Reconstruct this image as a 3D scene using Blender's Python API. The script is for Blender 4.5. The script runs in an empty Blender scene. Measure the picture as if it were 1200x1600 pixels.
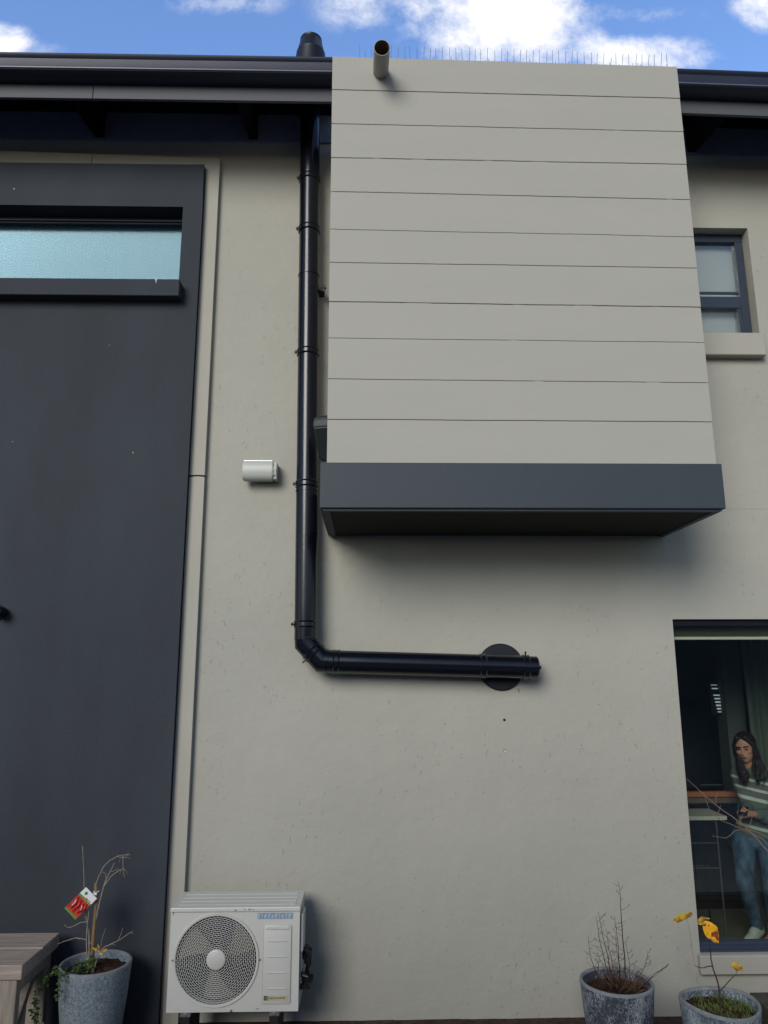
import bpy, bmesh, math, random
from mathutils import Vector, Matrix, noise
random.seed(7)
PI = math.pi
S = bpy.context.scene
COL = S.collection

# ------------------------------------------------------------------ camera
cd = bpy.data.cameras.new('camera'); cam = bpy.data.objects.new('camera', cd); COL.objects.link(cam)
_rt = Vector((0.99977393, -0.02111026, -0.00253716)); _up = Vector((-0.00188602, -0.20690638, 0.97835893)); _fw = Vector((0.02117837, 0.97813297, 0.20689942))
M_ = Matrix((( _rt.x, _up.x, -_fw.x, 0.0), (_rt.y, _up.y, -_fw.y, -5.3), (_rt.z, _up.z, -_fw.z, 2.2209), (0, 0, 0, 1)))
cam.matrix_world = M_
cd.sensor_fit = 'VERTICAL'; cd.sensor_height = 24.0; cd.lens = 24.0 * 1150 / 1600
cd.clip_start = 0.05; cd.clip_end = 5000
S.camera = cam

# ------------------------------------------------------------------ light
SUN_DIR = Vector((-0.42, -1.0, 0.47)).normalized()      # towards the light
SUN_STRENGTH = 2.6
SKY_STRENGTH = 0.10
EXPOSURE = -0.07
sd = bpy.data.lights.new('sun', 'SUN'); sun = bpy.data.objects.new('sun', sd); COL.objects.link(sun)
sd.energy = SUN_STRENGTH; sd.angle = math.radians(29); sd.color = (1.0, 0.965, 0.89)
sun.rotation_euler = SUN_DIR.to_track_quat('Z', 'Y').to_euler()
w = bpy.data.worlds.new('World'); S.world = w; w.use_nodes = True
nt = w.node_tree; nt.nodes.clear()
def N(t, **k):
    n = nt.nodes.new(t)
    for a, b in k.items(): setattr(n, a, b)
    return n
def Lk(a, b): nt.links.new(a, b)
def math_(op, a, b=None, c=None, clamp=False):
    n = N('ShaderNodeMath', operation=op); n.use_clamp = clamp
    for i, v in enumerate((a, b, c)):
        if v is None: continue
        if isinstance(v, (int, float)): n.inputs[i].default_value = v
        else: Lk(v, n.inputs[i])
    return n.outputs[0]
sky = N('ShaderNodeTexSky'); sky.sky_type = 'NISHITA'; sky.sun_disc = False
sky.sun_elevation = math.asin(SUN_DIR.z); sky.sun_rotation = math.atan2(SUN_DIR.x, SUN_DIR.y)
sky.air_density = 1.0; sky.dust_density = 0.5; sky.ozone_density = 2.0
bg = N('ShaderNodeBackground'); bg.inputs[1].default_value = SKY_STRENGTH
wo = N('ShaderNodeOutputWorld')
tc = N('ShaderNodeTexCoord'); sp = N('ShaderNodeSeparateXYZ'); Lk(tc.outputs['Generated'], sp.inputs[0])
# cloud field on a plane facing the north sky (u = x/y, v = z/y)
ay = math_('MAXIMUM', math_('ABSOLUTE', sp.outputs[1]), 0.05)
u = math_('DIVIDE', sp.outputs[0], ay); v = math_('DIVIDE', sp.outputs[2], ay)
cmb = N('ShaderNodeCombineXYZ'); Lk(u, cmb.inputs[0]); Lk(v, cmb.inputs[1]); Lk(math_('SIGN', sp.outputs[1]), cmb.inputs[2])
nz = N('ShaderNodeTexNoise'); nz.inputs['Scale'].default_value = 8.5; nz.inputs['Detail'].default_value = 9; nz.inputs['Roughness'].default_value = 0.68
nz.inputs['Distortion'].default_value = 0.12
Lk(cmb.outputs[0], nz.inputs['Vector'])
nz2 = N('ShaderNodeTexNoise'); nz2.inputs['Scale'].default_value = 1.3; nz2.inputs['Detail'].default_value = 4
Lk(tc.outputs['Generated'], nz2.inputs['Vector'])
blobs = [(.205, 1.025, .125, .085, 1.0), (.117, 1.06, .07, .05, .8), (.275, 1.06, .075, .06, .9), (-.018, 1.055, .065, .05, .55),
         (-.235, 1.075, .085, .045, .55), (-.60, .973, .06, .03, .9), (-.534, .958, .06, .016, .35), (.448, .968, .10, .035, .8),
         (.40, 1.045, .12, .02, .42), (.355, .985, .06, .03, .6), (.645, 1.06, .045, .04, .8)]
tot = None
for (bu, bv, ru, rv, amp) in blobs:
    du = math_('MULTIPLY', math_('SUBTRACT', u, bu), 1 / ru); dv = math_('MULTIPLY', math_('SUBTRACT', v, bv), 1 / rv)
    d2 = math_('MULTIPLY', math_('ADD', math_('MULTIPLY', du, du), math_('MULTIPLY', dv, dv)), 0.8)
    g = math_('MULTIPLY', math_('SUBTRACT', 1.0, math_('MULTIPLY', d2, 0.55), clamp=True), amp)
    tot = g if tot is None else math_('MAXIMUM', tot, g)
front = math_('GREATER_THAN', sp.outputs[1], 0.0)
tot = math_('MULTIPLY', tot, front)
gen = math_('MULTIPLY', math_('GREATER_THAN', math_('ADD', math_('MULTIPLY', v, front), math_('MULTIPLY', math_('SUBTRACT', 1.0, front), 2.0)), 1.12), math_('MULTIPLY', math_('SUBTRACT', nz2.outputs[0], 0.42, clamp=True), 5.0, clamp=True))
gen = math_('MULTIPLY', gen, math_('MULTIPLY_ADD', front, 0.7, 0.3))
tot = math_('MAXIMUM', tot, gen)
m = math_('ADD', tot, math_('MULTIPLY', math_('SUBTRACT', nz.outputs[0], 0.5), 2.5))
m = math_('MULTIPLY', math_('SUBTRACT', m, 0.13), 1.25, clamp=True)
m = math_('MULTIPLY', m, math_('MULTIPLY', tot, 1.9, clamp=True))
m = math_('POWER', m, 1.25)
mix = N('ShaderNodeMix', data_type='RGBA'); Lk(m, mix.inputs[0])
tint = N('ShaderNodeMix', data_type='RGBA', blend_type='MULTIPLY'); tint.inputs[0].default_value = 1
Lk(sky.outputs[0], tint.inputs[6])
hemi = N('ShaderNodeMix', data_type='RGBA'); Lk(math_('MULTIPLY_ADD', sp.outputs[1], 2.5, 0.2, clamp=True), hemi.inputs[0])
hemi.inputs[6].default_value = (1.15, 1.2, 1.3, 1); hemi.inputs[7].default_value = (2.5, 2.8, 3.4, 1); Lk(hemi.outputs[2], tint.inputs[7])
Lk(tint.outputs[2], mix.inputs[6]); mix.inputs[7].default_value = (11.5, 11.5, 11.8, 1)
Lk(mix.outputs[2], bg.inputs[0]); Lk(bg.outputs[0], wo.inputs[0])
S.view_settings.view_transform = 'Standard'; S.view_settings.look = 'None'
S.view_settings.exposure = EXPOSURE; S.view_settings.gamma = 1; S.view_settings.use_curve_mapping = False
S.cycles.max_bounces = 8; S.cycles.transparent_max_bounces = 12; S.cycles.use_denoising = True

# ------------------------------------------------------------------ materials
def mat(name, col, rough=0.6, spec=0.5, metal=0.0, var=0.12, vscale=3.0, vstretch=(1, 1, 1), bump=0.0, bscale=60.0, bstretch=(1, 1, 1),
        pits=0.0, col2=None, fine=0.0, fscale=150.0, coat=0.0, detail=5, mr=(.3, .7)):
    m = bpy.data.materials.new(name); m.use_nodes = True; t = m.node_tree; t.nodes.clear()
    def n(ty, **k):
        q = t.nodes.new(ty)
        for a, b in k.items(): setattr(q, a, b)
        return q
    out = n('ShaderNodeOutputMaterial'); b = n('ShaderNodeBsdfPrincipled'); t.links.new(b.outputs[0], out.inputs[0])
    g = n('ShaderNodeNewGeometry')
    def mapped(st):
        mp = n('ShaderNodeMapping'); mp.inputs['Scale'].default_value = st; t.links.new(g.outputs['Position'], mp.inputs['Vector']); return mp.outputs[0]
    n1 = n('ShaderNodeTexNoise'); n1.inputs['Scale'].default_value = vscale; n1.inputs['Detail'].default_value = detail; n1.inputs['Roughness'].default_value = 0.6
    t.links.new(mapped(vstretch), n1.inputs['Vector'])
    mx = n('ShaderNodeMix', data_type='RGBA')
    r = n('ShaderNodeMapRange'); r.inputs[1].default_value = mr[0]; r.inputs[2].default_value = mr[1]; t.links.new(n1.outputs[0], r.inputs[0]); t.links.new(r.outputs[0], mx.inputs[0])
    c2 = col2 or tuple(min(1, c * (1 + var)) for c in col); c1 = col if col2 else tuple(c * (1 - var) for c in col)
    mx.inputs[6].default_value = (*c1, 1); mx.inputs[7].default_value = (*c2, 1)
    last = mx.outputs[2]
    if fine:
        n3 = n('ShaderNodeTexNoise'); n3.inputs['Scale'].default_value = fscale; n3.inputs['Detail'].default_value = 3; t.links.new(g.outputs['Position'], n3.inputs['Vector'])
        r3 = n('ShaderNodeMapRange'); r3.inputs[1].default_value = 0.35; r3.inputs[2].default_value = 0.65; r3.inputs[3].default_value = 1 - fine; r3.inputs[4].default_value = 1 + fine
        t.links.new(n3.outputs[0], r3.inputs[0]); vm = n('ShaderNodeVectorMath', operation='SCALE'); t.links.new(last, vm.inputs[0]); t.links.new(r3.outputs[0], vm.inputs['Scale']); last = vm.outputs[0]
    t.links.new(last, b.inputs['Base Color'])
    b.inputs['Metallic'].default_value = metal; b.inputs['Specular IOR Level'].default_value = spec; b.inputs['Coat Weight'].default_value = coat
    rr = n('ShaderNodeMapRange'); rr.inputs[3].default_value = max(0.03, rough - 0.06); rr.inputs[4].default_value = min(1, rough + 0.06); t.links.new(n1.outputs[0], rr.inputs[0]); t.links.new(rr.outputs[0], b.inputs['Roughness'])
    if bump or pits:
        h = None
        n2 = n('ShaderNodeTexNoise'); n2.inputs['Scale'].default_value = bscale; n2.inputs['Detail'].default_value = 6; n2.inputs['Roughness'].default_value = 0.65
        t.links.new(mapped(bstretch), n2.inputs['Vector'])
        bp = n('ShaderNodeBump'); bp.inputs['Strength'].default_value = 1.0; bp.inputs['Distance'].default_value = bump
        t.links.new(n2.outputs[0], bp.inputs['Height'])
        if pits:
            vo = n('ShaderNodeTexVoronoi'); vo.inputs['Scale'].default_value = 24; vo.inputs['Randomness'].default_value = 1
            n4 = n('ShaderNodeTexNoise'); n4.inputs['Scale'].default_value = 40; n4.inputs['Detail'].default_value = 2
            t.links.new(g.outputs['Position'], n4.inputs['Vector'])
            va = n('ShaderNodeVectorMath', operation='MULTIPLY_ADD'); t.links.new(n4.outputs['Color'], va.inputs[0]); va.inputs[1].default_value = (.045, .045, .045); t.links.new(mapped((1.0, 1.0, 0.45)), va.inputs[2])
            t.links.new(va.outputs[0], vo.inputs['Vector'])
            gate = n('ShaderNodeTexNoise'); gate.inputs['Scale'].default_value = 1.6; gate.inputs['Detail'].default_value = 3; t.links.new(g.outputs['Position'], gate.inputs['Vector'])
            gr = n('ShaderNodeMapRange'); gr.inputs[1].default_value = 0.42; gr.inputs[2].default_value = 0.62; gr.inputs[3].default_value = 0.03; gr.inputs[4].default_value = 0.185; t.links.new(gate.outputs[0], gr.inputs[0])
            dv = n('ShaderNodeMath', operation='DIVIDE'); t.links.new(vo.outputs['Distance'], dv.inputs[0]); t.links.new(gr.outputs[0], dv.inputs[1]); dv.use_clamp = True
            sm = n('ShaderNodeMath', operation='POWER'); t.links.new(dv.outputs[0], sm.inputs[0]); sm.inputs[1].default_value = 2.5
            bq = n('ShaderNodeBump'); bq.inputs['Strength'].default_value = 1.0; bq.inputs['Distance'].default_value = pits
            t.links.new(sm.outputs[0], bq.inputs['Height']); t.links.new(bp.outputs[0], bq.inputs['Normal']); t.links.new(bq.outputs[0], b.inputs['Normal'])
        else:
            t.links.new(bp.outputs[0], b.inputs['Normal'])
    return m

def emis(name, col, st):
    m = bpy.data.materials.new(name); m.use_nodes = True; b = m.node_tree.nodes['Principled BSDF']
    b.inputs['Base Color'].default_value = (*col, 1); b.inputs['Emission Color'].default_value = (*col, 1); b.inputs['Emission Strength'].default_value = st
    return m

def glass(name, tint, refl_tint, base_refl, rough=0.0, wob=0.0):
    m = bpy.data.materials.new(name); m.use_nodes = True; t = m.node_tree; t.nodes.clear()
    out = t.nodes.new('ShaderNodeOutputMaterial'); tr = t.nodes.new('ShaderNodeBsdfTransparent'); gl = t.nodes.new('ShaderNodeBsdfGlossy'); mx = t.nodes.new('ShaderNodeMixShader')
    fr = t.nodes.new('ShaderNodeFresnel'); fr.inputs[0].default_value = 1.5
    ad = t.nodes.new('ShaderNodeMath'); ad.operation = 'ADD'; ad.inputs[1].default_value = base_refl; ad.use_clamp = True
    tr.inputs[0].default_value = (*tint, 1); gl.inputs[0].default_value = (*refl_tint, 1); gl.inputs['Roughness'].default_value = rough
    t.links.new(fr.outputs[0], ad.inputs[0]); t.links.new(ad.outputs[0], mx.inputs[0]); t.links.new(tr.outputs[0], mx.inputs[1]); t.links.new(gl.outputs[0], mx.inputs[2]); t.links.new(mx.outputs[0], out.inputs[0])
    if wob:
        nn = t.nodes.new('ShaderNodeTexNoise'); nn.inputs['Scale'].default_value = 1.5; bp = t.nodes.new('ShaderNodeBump'); bp.inputs['Distance'].default_value = wob
        g = t.nodes.new('ShaderNodeNewGeometry'); t.links.new(g.outputs['Position'], nn.inputs['Vector']); t.links.new(nn.outputs[0], bp.inputs['Height']); t.links.new(bp.outputs[0], gl.inputs['Normal'])
    return m

M = {}
M['plaster'] = mat('plaster', (.358, .348, .300), rough=.8, spec=.3, var=.05, vscale=1.1, bump=.0075, bscale=8, pits=.003, fine=.012, fscale=90)
M['trim'] = mat('trim_plaster', (.368, .352, .302), rough=.8, spec=.3, var=.03, vscale=2, bump=.0015, bscale=20, fine=.012)
M['board'] = mat('painted_board', (.355, .343, .302), rough=.7, spec=.35, var=.025, vscale=1.4, vstretch=(.7, 1, 3), bump=.0012, bscale=22, fine=.01)
M['charcoal'] = mat('charcoal_plaster', (.036, .042, .051), rough=.78, spec=.22, var=.16, vscale=1.3, bump=.003, bscale=30, vstretch=(1.6, 1, .5), fine=.04, fscale=60)
M['charcoal2'] = mat('shade_wall_render', (.09, .095, .095), rough=.85, spec=.2, var=.1, vscale=.6, bump=.002, bscale=20)
M['slabshade'] = mat('slab_shade_board', (.020, .018, .014), rough=.8, spec=.2, var=.2, vscale=5)  # shade under the bay slab is put into this near-black colour
M['slab'] = mat('charcoal_slab', (.031, .042, .053), rough=.6, spec=.4, var=.05, vscale=2.5, bump=.0012, bscale=30, fine=.03)
M['band'] = mat('dark_band_paint', (.17, .19, .26), rough=.8, spec=.2, var=.12, vscale=12, bump=.003, bscale=50)
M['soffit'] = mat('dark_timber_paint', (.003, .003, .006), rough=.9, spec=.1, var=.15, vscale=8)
M['fascia'] = mat('fascia_paint', (.075, .08, .09), rough=.6, spec=.35, var=.05, vscale=2, vstretch=(.5, 1, 4))
M['gutter'] = mat('gutter_aluminium', (.018, .022, .042), rough=.45, spec=.35, var=.08, vscale=3)
M['beadglint'] = mat('bead_highlight_metal', (.12, .13, .16), rough=.4, spec=.6, metal=.3)  # edge highlight of the gutter lip, put into a paler strip colour
M['flue'] = mat('flue_enamel', (.004, .005, .009), rough=.20, spec=.42, var=.1, vscale=6, bump=.0004, bscale=25)
M['flue_matt'] = mat('flue_matt', (.006, .007, .012), rough=.42, spec=.4, var=.1)
M['frame'] = mat('window_frame_paint', (.025, .035, .055), rough=.4, spec=.5, var=.06)
M['doorframe_shaded'] = mat('door_frame_shade', (.005, .006, .012), rough=.6, spec=.2)  # navy frame's head and jambs, their shade put into a darker colour
M['doorframe'] = mat('door_frame_paint', (.035, .045, .075), rough=.35, spec=.5, var=.06)
M['offwhite'] = mat('aircon_enamel', (.54, .535, .495), rough=.38, spec=.5, var=.03, vscale=4, fine=.008)
M['acdark'] = mat('aircon_interior', (.006, .006, .014), rough=.6, spec=.3)
M['acfan'] = mat('fan_plastic', (.18, .155, .12), rough=.5, spec=.4)
M['rubber'] = mat('black_rubber', (.012, .012, .013), rough=.5, spec=.5)
M['steel'] = mat('galvanised_steel', (.45, .46, .47), rough=.35, metal=.85, var=.15, vscale=20)
M['pvc'] = mat('painted_pvc', (.34, .31, .275), rough=.5, spec=.4, var=.06)
M['pvcin'] = mat('pvc_inside', (.16, .12, .10), rough=.7, spec=.3)
M['whitebox'] = mat('wall_box_plastic', (.42, .43, .40), rough=.35, spec=.5, var=.02)
M['spk'] = mat('speaker_plastic', (.020, .025, .030), rough=.55, spec=.4)
M['spike'] = mat('spike_wire', (.12, .12, .13), rough=.4, metal=.3)
M['spikebase'] = mat('spike_base', (.25, .25, .24), rough=.6)
M['pot_a'] = mat('speckled_pot', (.075, .105, .125), col2=(.28, .325, .35), rough=.75, spec=.3, vscale=85, detail=6, fine=.15, fscale=230, bump=.001, bscale=90)
M['pot_rim'] = mat('pale_rim', (.20, .212, .222), rough=.7, spec=.3, var=.22, vscale=30, fine=.1)
def pot_mat(name, dark, pale, str_z, thr, scale=26):
    m = bpy.data.materials.new(name); m.use_nodes = True; t = m.node_tree; b = t.nodes['Principled BSDF']; g = t.nodes.new('ShaderNodeNewGeometry')
    mp = t.nodes.new('ShaderNodeMapping'); mp.inputs['Scale'].default_value = (1, 1, str_z); t.links.new(g.outputs['Position'], mp.inputs[0])
    a = t.nodes.new('ShaderNodeTexNoise'); a.inputs['Scale'].default_value = scale; a.inputs['Detail'].default_value = 8; a.inputs['Roughness'].default_value = .75; a.inputs['Distortion'].default_value = 1.2
    c = t.nodes.new('ShaderNodeTexNoise'); c.inputs['Scale'].default_value = 7; c.inputs['Detail'].default_value = 3
    t.links.new(mp.outputs[0], a.inputs['Vector']); t.links.new(mp.outputs[0], c.inputs['Vector'])
    s = t.nodes.new('ShaderNodeMath'); s.operation = 'MULTIPLY_ADD'; s.inputs[1].default_value = .45; t.links.new(c.outputs[0], s.inputs[0]); t.links.new(a.outputs[0], s.inputs[2])
    r = t.nodes.new('ShaderNodeMapRange'); r.inputs[1].default_value = thr - .06; r.inputs[2].default_value = thr + .08; t.links.new(s.outputs[0], r.inputs[0])
    mx = t.nodes.new('ShaderNodeMix'); mx.data_type = 'RGBA'; mx.inputs[6].default_value = (*dark, 1); mx.inputs[7].default_value = (*pale, 1); t.links.new(r.outputs[0], mx.inputs[0]); t.links.new(mx.outputs[2], b.inputs['Base Color'])
    b.inputs['Roughness'].default_value = .75
    bp = t.nodes.new('ShaderNodeBump'); bp.inputs['Distance'].default_value = .003; t.links.new(s.outputs[0], bp.inputs['Height']); t.links.new(bp.outputs[0], b.inputs['Normal'])
    return m
M['pot_b'] = pot_mat('lime_washed_dark_pot', (.030, .036, .050), (.32, .345, .385), .5, .785, 95)
M['pot_c'] = pot_mat('lime_washed_pale_pot', (.06, .08, .105), (.33, .37, .40), .6, .73, 80)
M['soil'] = mat('potting_soil', (.025, .012, .008), col2=(.085, .045, .03), rough=.95, spec=.1, vscale=55, bump=.02, bscale=45)
M['earth'] = mat('bare_earth', (.045, .028, .022), col2=(.10, .07, .055), rough=.95, spec=.1, vscale=12, bump=.03, bscale=25)
M['paving'] = mat('bounce_paving_concrete', (.27, .265, .25), rough=.85, spec=.2, var=.1, vscale=3)
M['step'] = mat('dark_paving', (.075, .07, .055), rough=.85, spec=.2, var=.25, vscale=14, bump=.004, bscale=60)
M['benchwood'] = mat('weathered_timber', (.26, .205, .165), col2=(.44, .365, .305), rough=.75, spec=.25, vscale=9, vstretch=(.5, 6, 6), bump=.003, bscale=12, bstretch=(.6, 9, 9))
M['benchleg'] = mat('weathered_timber_leg', (.21, .175, .14), col2=(.38, .325, .265), rough=.8, spec=.25, vscale=9, vstretch=(6, 6, .5), bump=.003, bscale=12, bstretch=(9, 9, .6))
M['twig'] = mat('grey_twig', (.25, .21, .175), rough=.8, spec=.2, var=.25, vscale=20)
M['twigdark'] = mat('dark_twig', (.055, .035, .028), rough=.8, spec=.2, var=.2, vscale=30)
M['twigpink'] = mat('pinkish_twig', (.24, .16, .12), rough=.7, spec=.3, var=.2, vscale=20)
M['straw'] = mat('straw_stems', (.14, .085, .05), rough=.85, spec=.2, var=.25, vscale=30)
M['stake'] = mat('bamboo_stake', (.21, .13, .06), rough=.6, spec=.3, var=.2, vscale=12)
M['leafgreen'] = mat('vine_leaf', (.03, .06, .02), col2=(.07, .12, .035), rough=.55, spec=.35, vscale=25)
M['grass'] = mat('grass_blade', (.06, .10, .02), col2=(.14, .19, .05), rough=.7, spec=.2, vscale=25)
M['leafyellow'] = mat('autumn_leaf', (.80, .40, .015), col2=(.22, .035, .012), rough=.55, spec=.3, vscale=26, detail=4, mr=(.49, .55))
M['leafyellow2'] = mat('yellow_leaf', (.46, .31, .025), col2=(.22, .10, .03), rough=.55, spec=.3, vscale=24, detail=3, mr=(.48, .60))
M['white'] = mat('card_white', (.72, .72, .70), rough=.4, var=.02)
M['red'] = mat('chilli_red', (.50, .012, .012), rough=.35, var=.2, vscale=60)
M['reddark'] = mat('photo_red', (.22, .01, .01), col2=(.55, .05, .02), rough=.4, vscale=40)
M['cardgreen'] = mat('card_green', (.10, .25, .03), rough=.4)
M['logogreen'] = mat('logo_green', (.01, .22, .06), rough=.4)
M['logoblue'] = mat('logo_blue', (.13, .24, .40), rough=.4, col2=(.28, .34, .40), vscale=120)
M['logopale'] = mat('logo_pale', (.42, .45, .47), rough=.4)
M['badge'] = mat('badge_gold', (.42, .40, .27), rough=.4)
M['ink'] = mat('badge_ink', (.03, .03, .028), rough=.5)
M['hole'] = mat('drill_hole_dark', (.006, .005, .004), rough=.9)
M['plug'] = mat('hole_plug', (.62, .50, .46), rough=.8)
M['rust'] = mat('rust_stain', (.22, .14, .08), rough=.9, col2=(.33, .27, .2), vscale=60)
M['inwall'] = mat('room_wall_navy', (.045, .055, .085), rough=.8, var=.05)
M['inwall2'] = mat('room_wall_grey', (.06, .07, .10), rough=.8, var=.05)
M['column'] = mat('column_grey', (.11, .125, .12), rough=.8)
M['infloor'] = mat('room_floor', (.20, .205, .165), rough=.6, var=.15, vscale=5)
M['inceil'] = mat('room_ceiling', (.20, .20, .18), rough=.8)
M['curtain'] = mat('curtain_green', (.11, .14, .11), rough=.85, var=.08)
M['olive'] = mat('blind_fabric', (.06, .06, .042), rough=.8, var=.03)
M['cream'] = mat('blind_rail', (.78, .77, .62), rough=.5, var=.02)
M['orange'] = mat('orange_shelf', (.45, .11, .04), rough=.6, var=.1, col2=(.52, .20, .08), vscale=1.0)
M['brownboard'] = mat('brown_board', (.16, .12, .08), rough=.7)
M['desk'] = mat('desk_laminate', (.60, .60, .50), rough=.5, var=.04)
M['rack'] = mat('rack_wire', (.13, .14, .15), rough=.4, metal=.2)
M['cabinet'] = mat('black_cabinet', (.012, .012, .014), rough=.5)
M['counterdoor'] = mat('counter_door', (.018, .021, .024), rough=.5)
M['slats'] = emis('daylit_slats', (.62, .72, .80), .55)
M['blind'] = mat('roller_blind', (.55, .54, .51), rough=.8, var=.04, vscale=1.5)
M['paneltop'] = mat('venetian_blind', (.76, .78, .77), rough=.6, var=.02)
M['skin'] = mat('skin', (.60, .30, .20), rough=.55, spec=.4, var=.05)
M['hair'] = mat('dark_hair', (.020, .013, .011), rough=.5, spec=.4, var=.2, vscale=40, vstretch=(6, 6, 1), bump=.002, bscale=60, bstretch=(6, 6, 1))
M['denim'] = mat('denim', (.014, .04, .09), col2=(.15, .24, .34), rough=.9, spec=.2, vscale=9, vstretch=(1.5, 1.5, .8), bump=.004, bscale=26)
M['shoe'] = mat('shoe_canvas', (.62, .70, .62), rough=.7, var=.05)
M['lip'] = mat('lips', (.30, .09, .07), rough=.5)
M['eye'] = mat('eye_dark', (.015, .01, .008), rough=.3)
M['phone'] = mat('phone_black', (.01, .01, .012), rough=.2)
def sweater_mat():
    m = bpy.data.materials.new('striped_knit'); m.use_nodes = True; t = m.node_tree; b = t.nodes['Principled BSDF']
    g = t.nodes.new('ShaderNodeNewGeometry'); sx = t.nodes.new('ShaderNodeSeparateXYZ'); t.links.new(g.outputs['Position'], sx.inputs[0])
    zz = t.nodes.new('ShaderNodeMath'); zz.operation = 'MULTIPLY_ADD'; t.links.new(sx.outputs[0], zz.inputs[0]); zz.inputs[1].default_value = .22; t.links.new(sx.outputs[2], zz.inputs[2])
    r = t.nodes.new('ShaderNodeValToRGB'); t.links.new(zz.outputs[0], r.inputs[0]); r.color_ramp.interpolation = 'CONSTANT'
    # map z+.22x in 1.4..2.1
    mr = t.nodes.new('ShaderNodeMapRange'); mr.inputs[1].default_value = 1.4; mr.inputs[2].default_value = 2.15; t.links.new(zz.outputs[0], mr.inputs[0]); t.links.new(mr.outputs[0], r.inputs[0])
    A, B = (.14, .17, .14, 1), (.62, .68, .56, 1); G = (.17, .175, .175, 1)
    els = [(0, A), (.315, B), (.345, A), (.60, B), (.635, G), (.70, B), (.73, G), (.79, B), (.82, A)]
    cr = r.color_ramp; cr.elements[0].position = 0; cr.elements[0].color = A
    cr.elements[1].position = els[1][0]; cr.elements[1].color = els[1][1]
    for p_, c_ in els[2:]:
        e = cr.elements.new(p_); e.color = c_
    t.links.new(r.outputs[0], b.inputs['Base Color']); b.inputs['Roughness'].default_value = .95
    w_ = t.nodes.new('ShaderNodeTexNoise'); w_.inputs['Scale'].default_value = 120; bp = t.nodes.new('ShaderNodeBump'); bp.inputs['Distance'].default_value = .004
    t.links.new(g.outputs['Position'], w_.inputs['Vector']); t.links.new(w_.outputs[0], bp.inputs['Height']); t.links.new(bp.outputs[0], b.inputs['Normal'])
    return m
M['sweater'] = sweater_mat()
M['glass_sky'] = glass('sky_coated_glass', (.60, .74, .80), (.245, .30, .32), 0.0, 0.12, .0)
M['glass'] = glass('window_glass', (.86, .89, .87), (1, 1, 1), .03)
M['glass2'] = glass('upper_window_glass', (.85, .88, .88), (1, 1, 1), .0)

# ------------------------------------------------------------------ helpers
def root(name, label, cat, loc=(0, 0, 0), group=None):
    o = bpy.data.objects.new(name, None); COL.objects.link(o); o.location = loc; o['label'] = label; o['category'] = cat
    if group: o['group'] = group
    return o
def wloc(o):
    l = Vector((0, 0, 0))
    while o is not None: l += Vector(o.location); o = o.parent
    return l
def obj(name, bm, m, parent=None, smooth=False, label=None, loc=None):
    """bm is in world coordinates; stored relative to parent (no rotations used)."""
    off = wloc(parent) if parent else Vector((0, 0, 0))
    if loc is not None: off = Vector(loc)
    bmesh.ops.translate(bm, verts=bm.verts, vec=-off)
    bmesh.ops.recalc_face_normals(bm, faces=bm.faces)
    me = bpy.data.meshes.new(name); bm.to_mesh(me); bm.free()
    o = bpy.data.objects.new(name, me); COL.objects.link(o)
    for x in (m if isinstance(m, (list, tuple)) else [m]): me.materials.append(M[x] if isinstance(x, str) else x)
    if smooth:
        me.polygons.foreach_set('use_smooth', [True] * len(me.polygons))
        if smooth is not True: me.set_sharp_from_angle(angle=math.radians(smooth))
    if parent: o.parent = parent; o.location = off - wloc(parent)
    elif loc is not None: o.location = off
    if label: o['label'] = label
    return o
def struct(o): o['kind'] = 'structure'; return o
def tag(o, label, cat, group=None):
    o['label'] = label; o['category'] = cat
    if group: o['group'] = group
    return o
def bx(bm, x0, x1, y0, y1, z0, z1, bev=0.0, seg=1):
    r = bmesh.ops.create_cube(bm, size=1.0)
    vs = r['verts']
    bmesh.ops.scale(bm, vec=(abs(x1 - x0), abs(y1 - y0), abs(z1 - z0)), verts=vs)
    bmesh.ops.translate(bm, vec=((x0 + x1) / 2, (y0 + y1) / 2, (z0 + z1) / 2), verts=vs)
    if bev:
        es = list({e for v_ in vs for e in v_.link_edges})
        bmesh.ops.bevel(bm, geom=es, offset=bev, segments=seg, affect='EDGES', profile=.5)
def box(*a, **k):
    bm = bmesh.new(); bx(bm, *a, **k); return bm
def tube(bm, pts, rad, n=12, caps=True):
    """swept tube; rad number or list"""
    pts = [Vector(p) for p in pts]; k = len(pts)
    rads = rad if isinstance(rad, (list, tuple)) else [rad] * k
    rings = []; up = None
    for i, p in enumerate(pts):
        if i == 0: d = pts[1] - pts[0]
        elif i == k - 1: d = pts[-1] - pts[-2]
        else:
            a = (pts[i] - pts[i - 1]).normalized(); b = (pts[i + 1] - pts[i]).normalized(); d = a + b
        d.normalize()
        if up is None: up = Vector((0, 0, 1)) if abs(d.z) < .9 else Vector((1, 0, 0))
        s = d.cross(up).normalized(); t = s.cross(d).normalized(); up = t
        rings.append([bm.verts.new(p + (s * math.cos(2 * PI * j / n) + t * math.sin(2 * PI * j / n)) * rads[i]) for j in range(n)])
    for i in range(k - 1):
        for j in range(n): bm.faces.new((rings[i][j], rings[i][(j + 1) % n], rings[i + 1][(j + 1) % n], rings[i + 1][j]))
    if caps:
        bm.faces.new(rings[0][::-1]); bm.faces.new(rings[-1])
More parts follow.
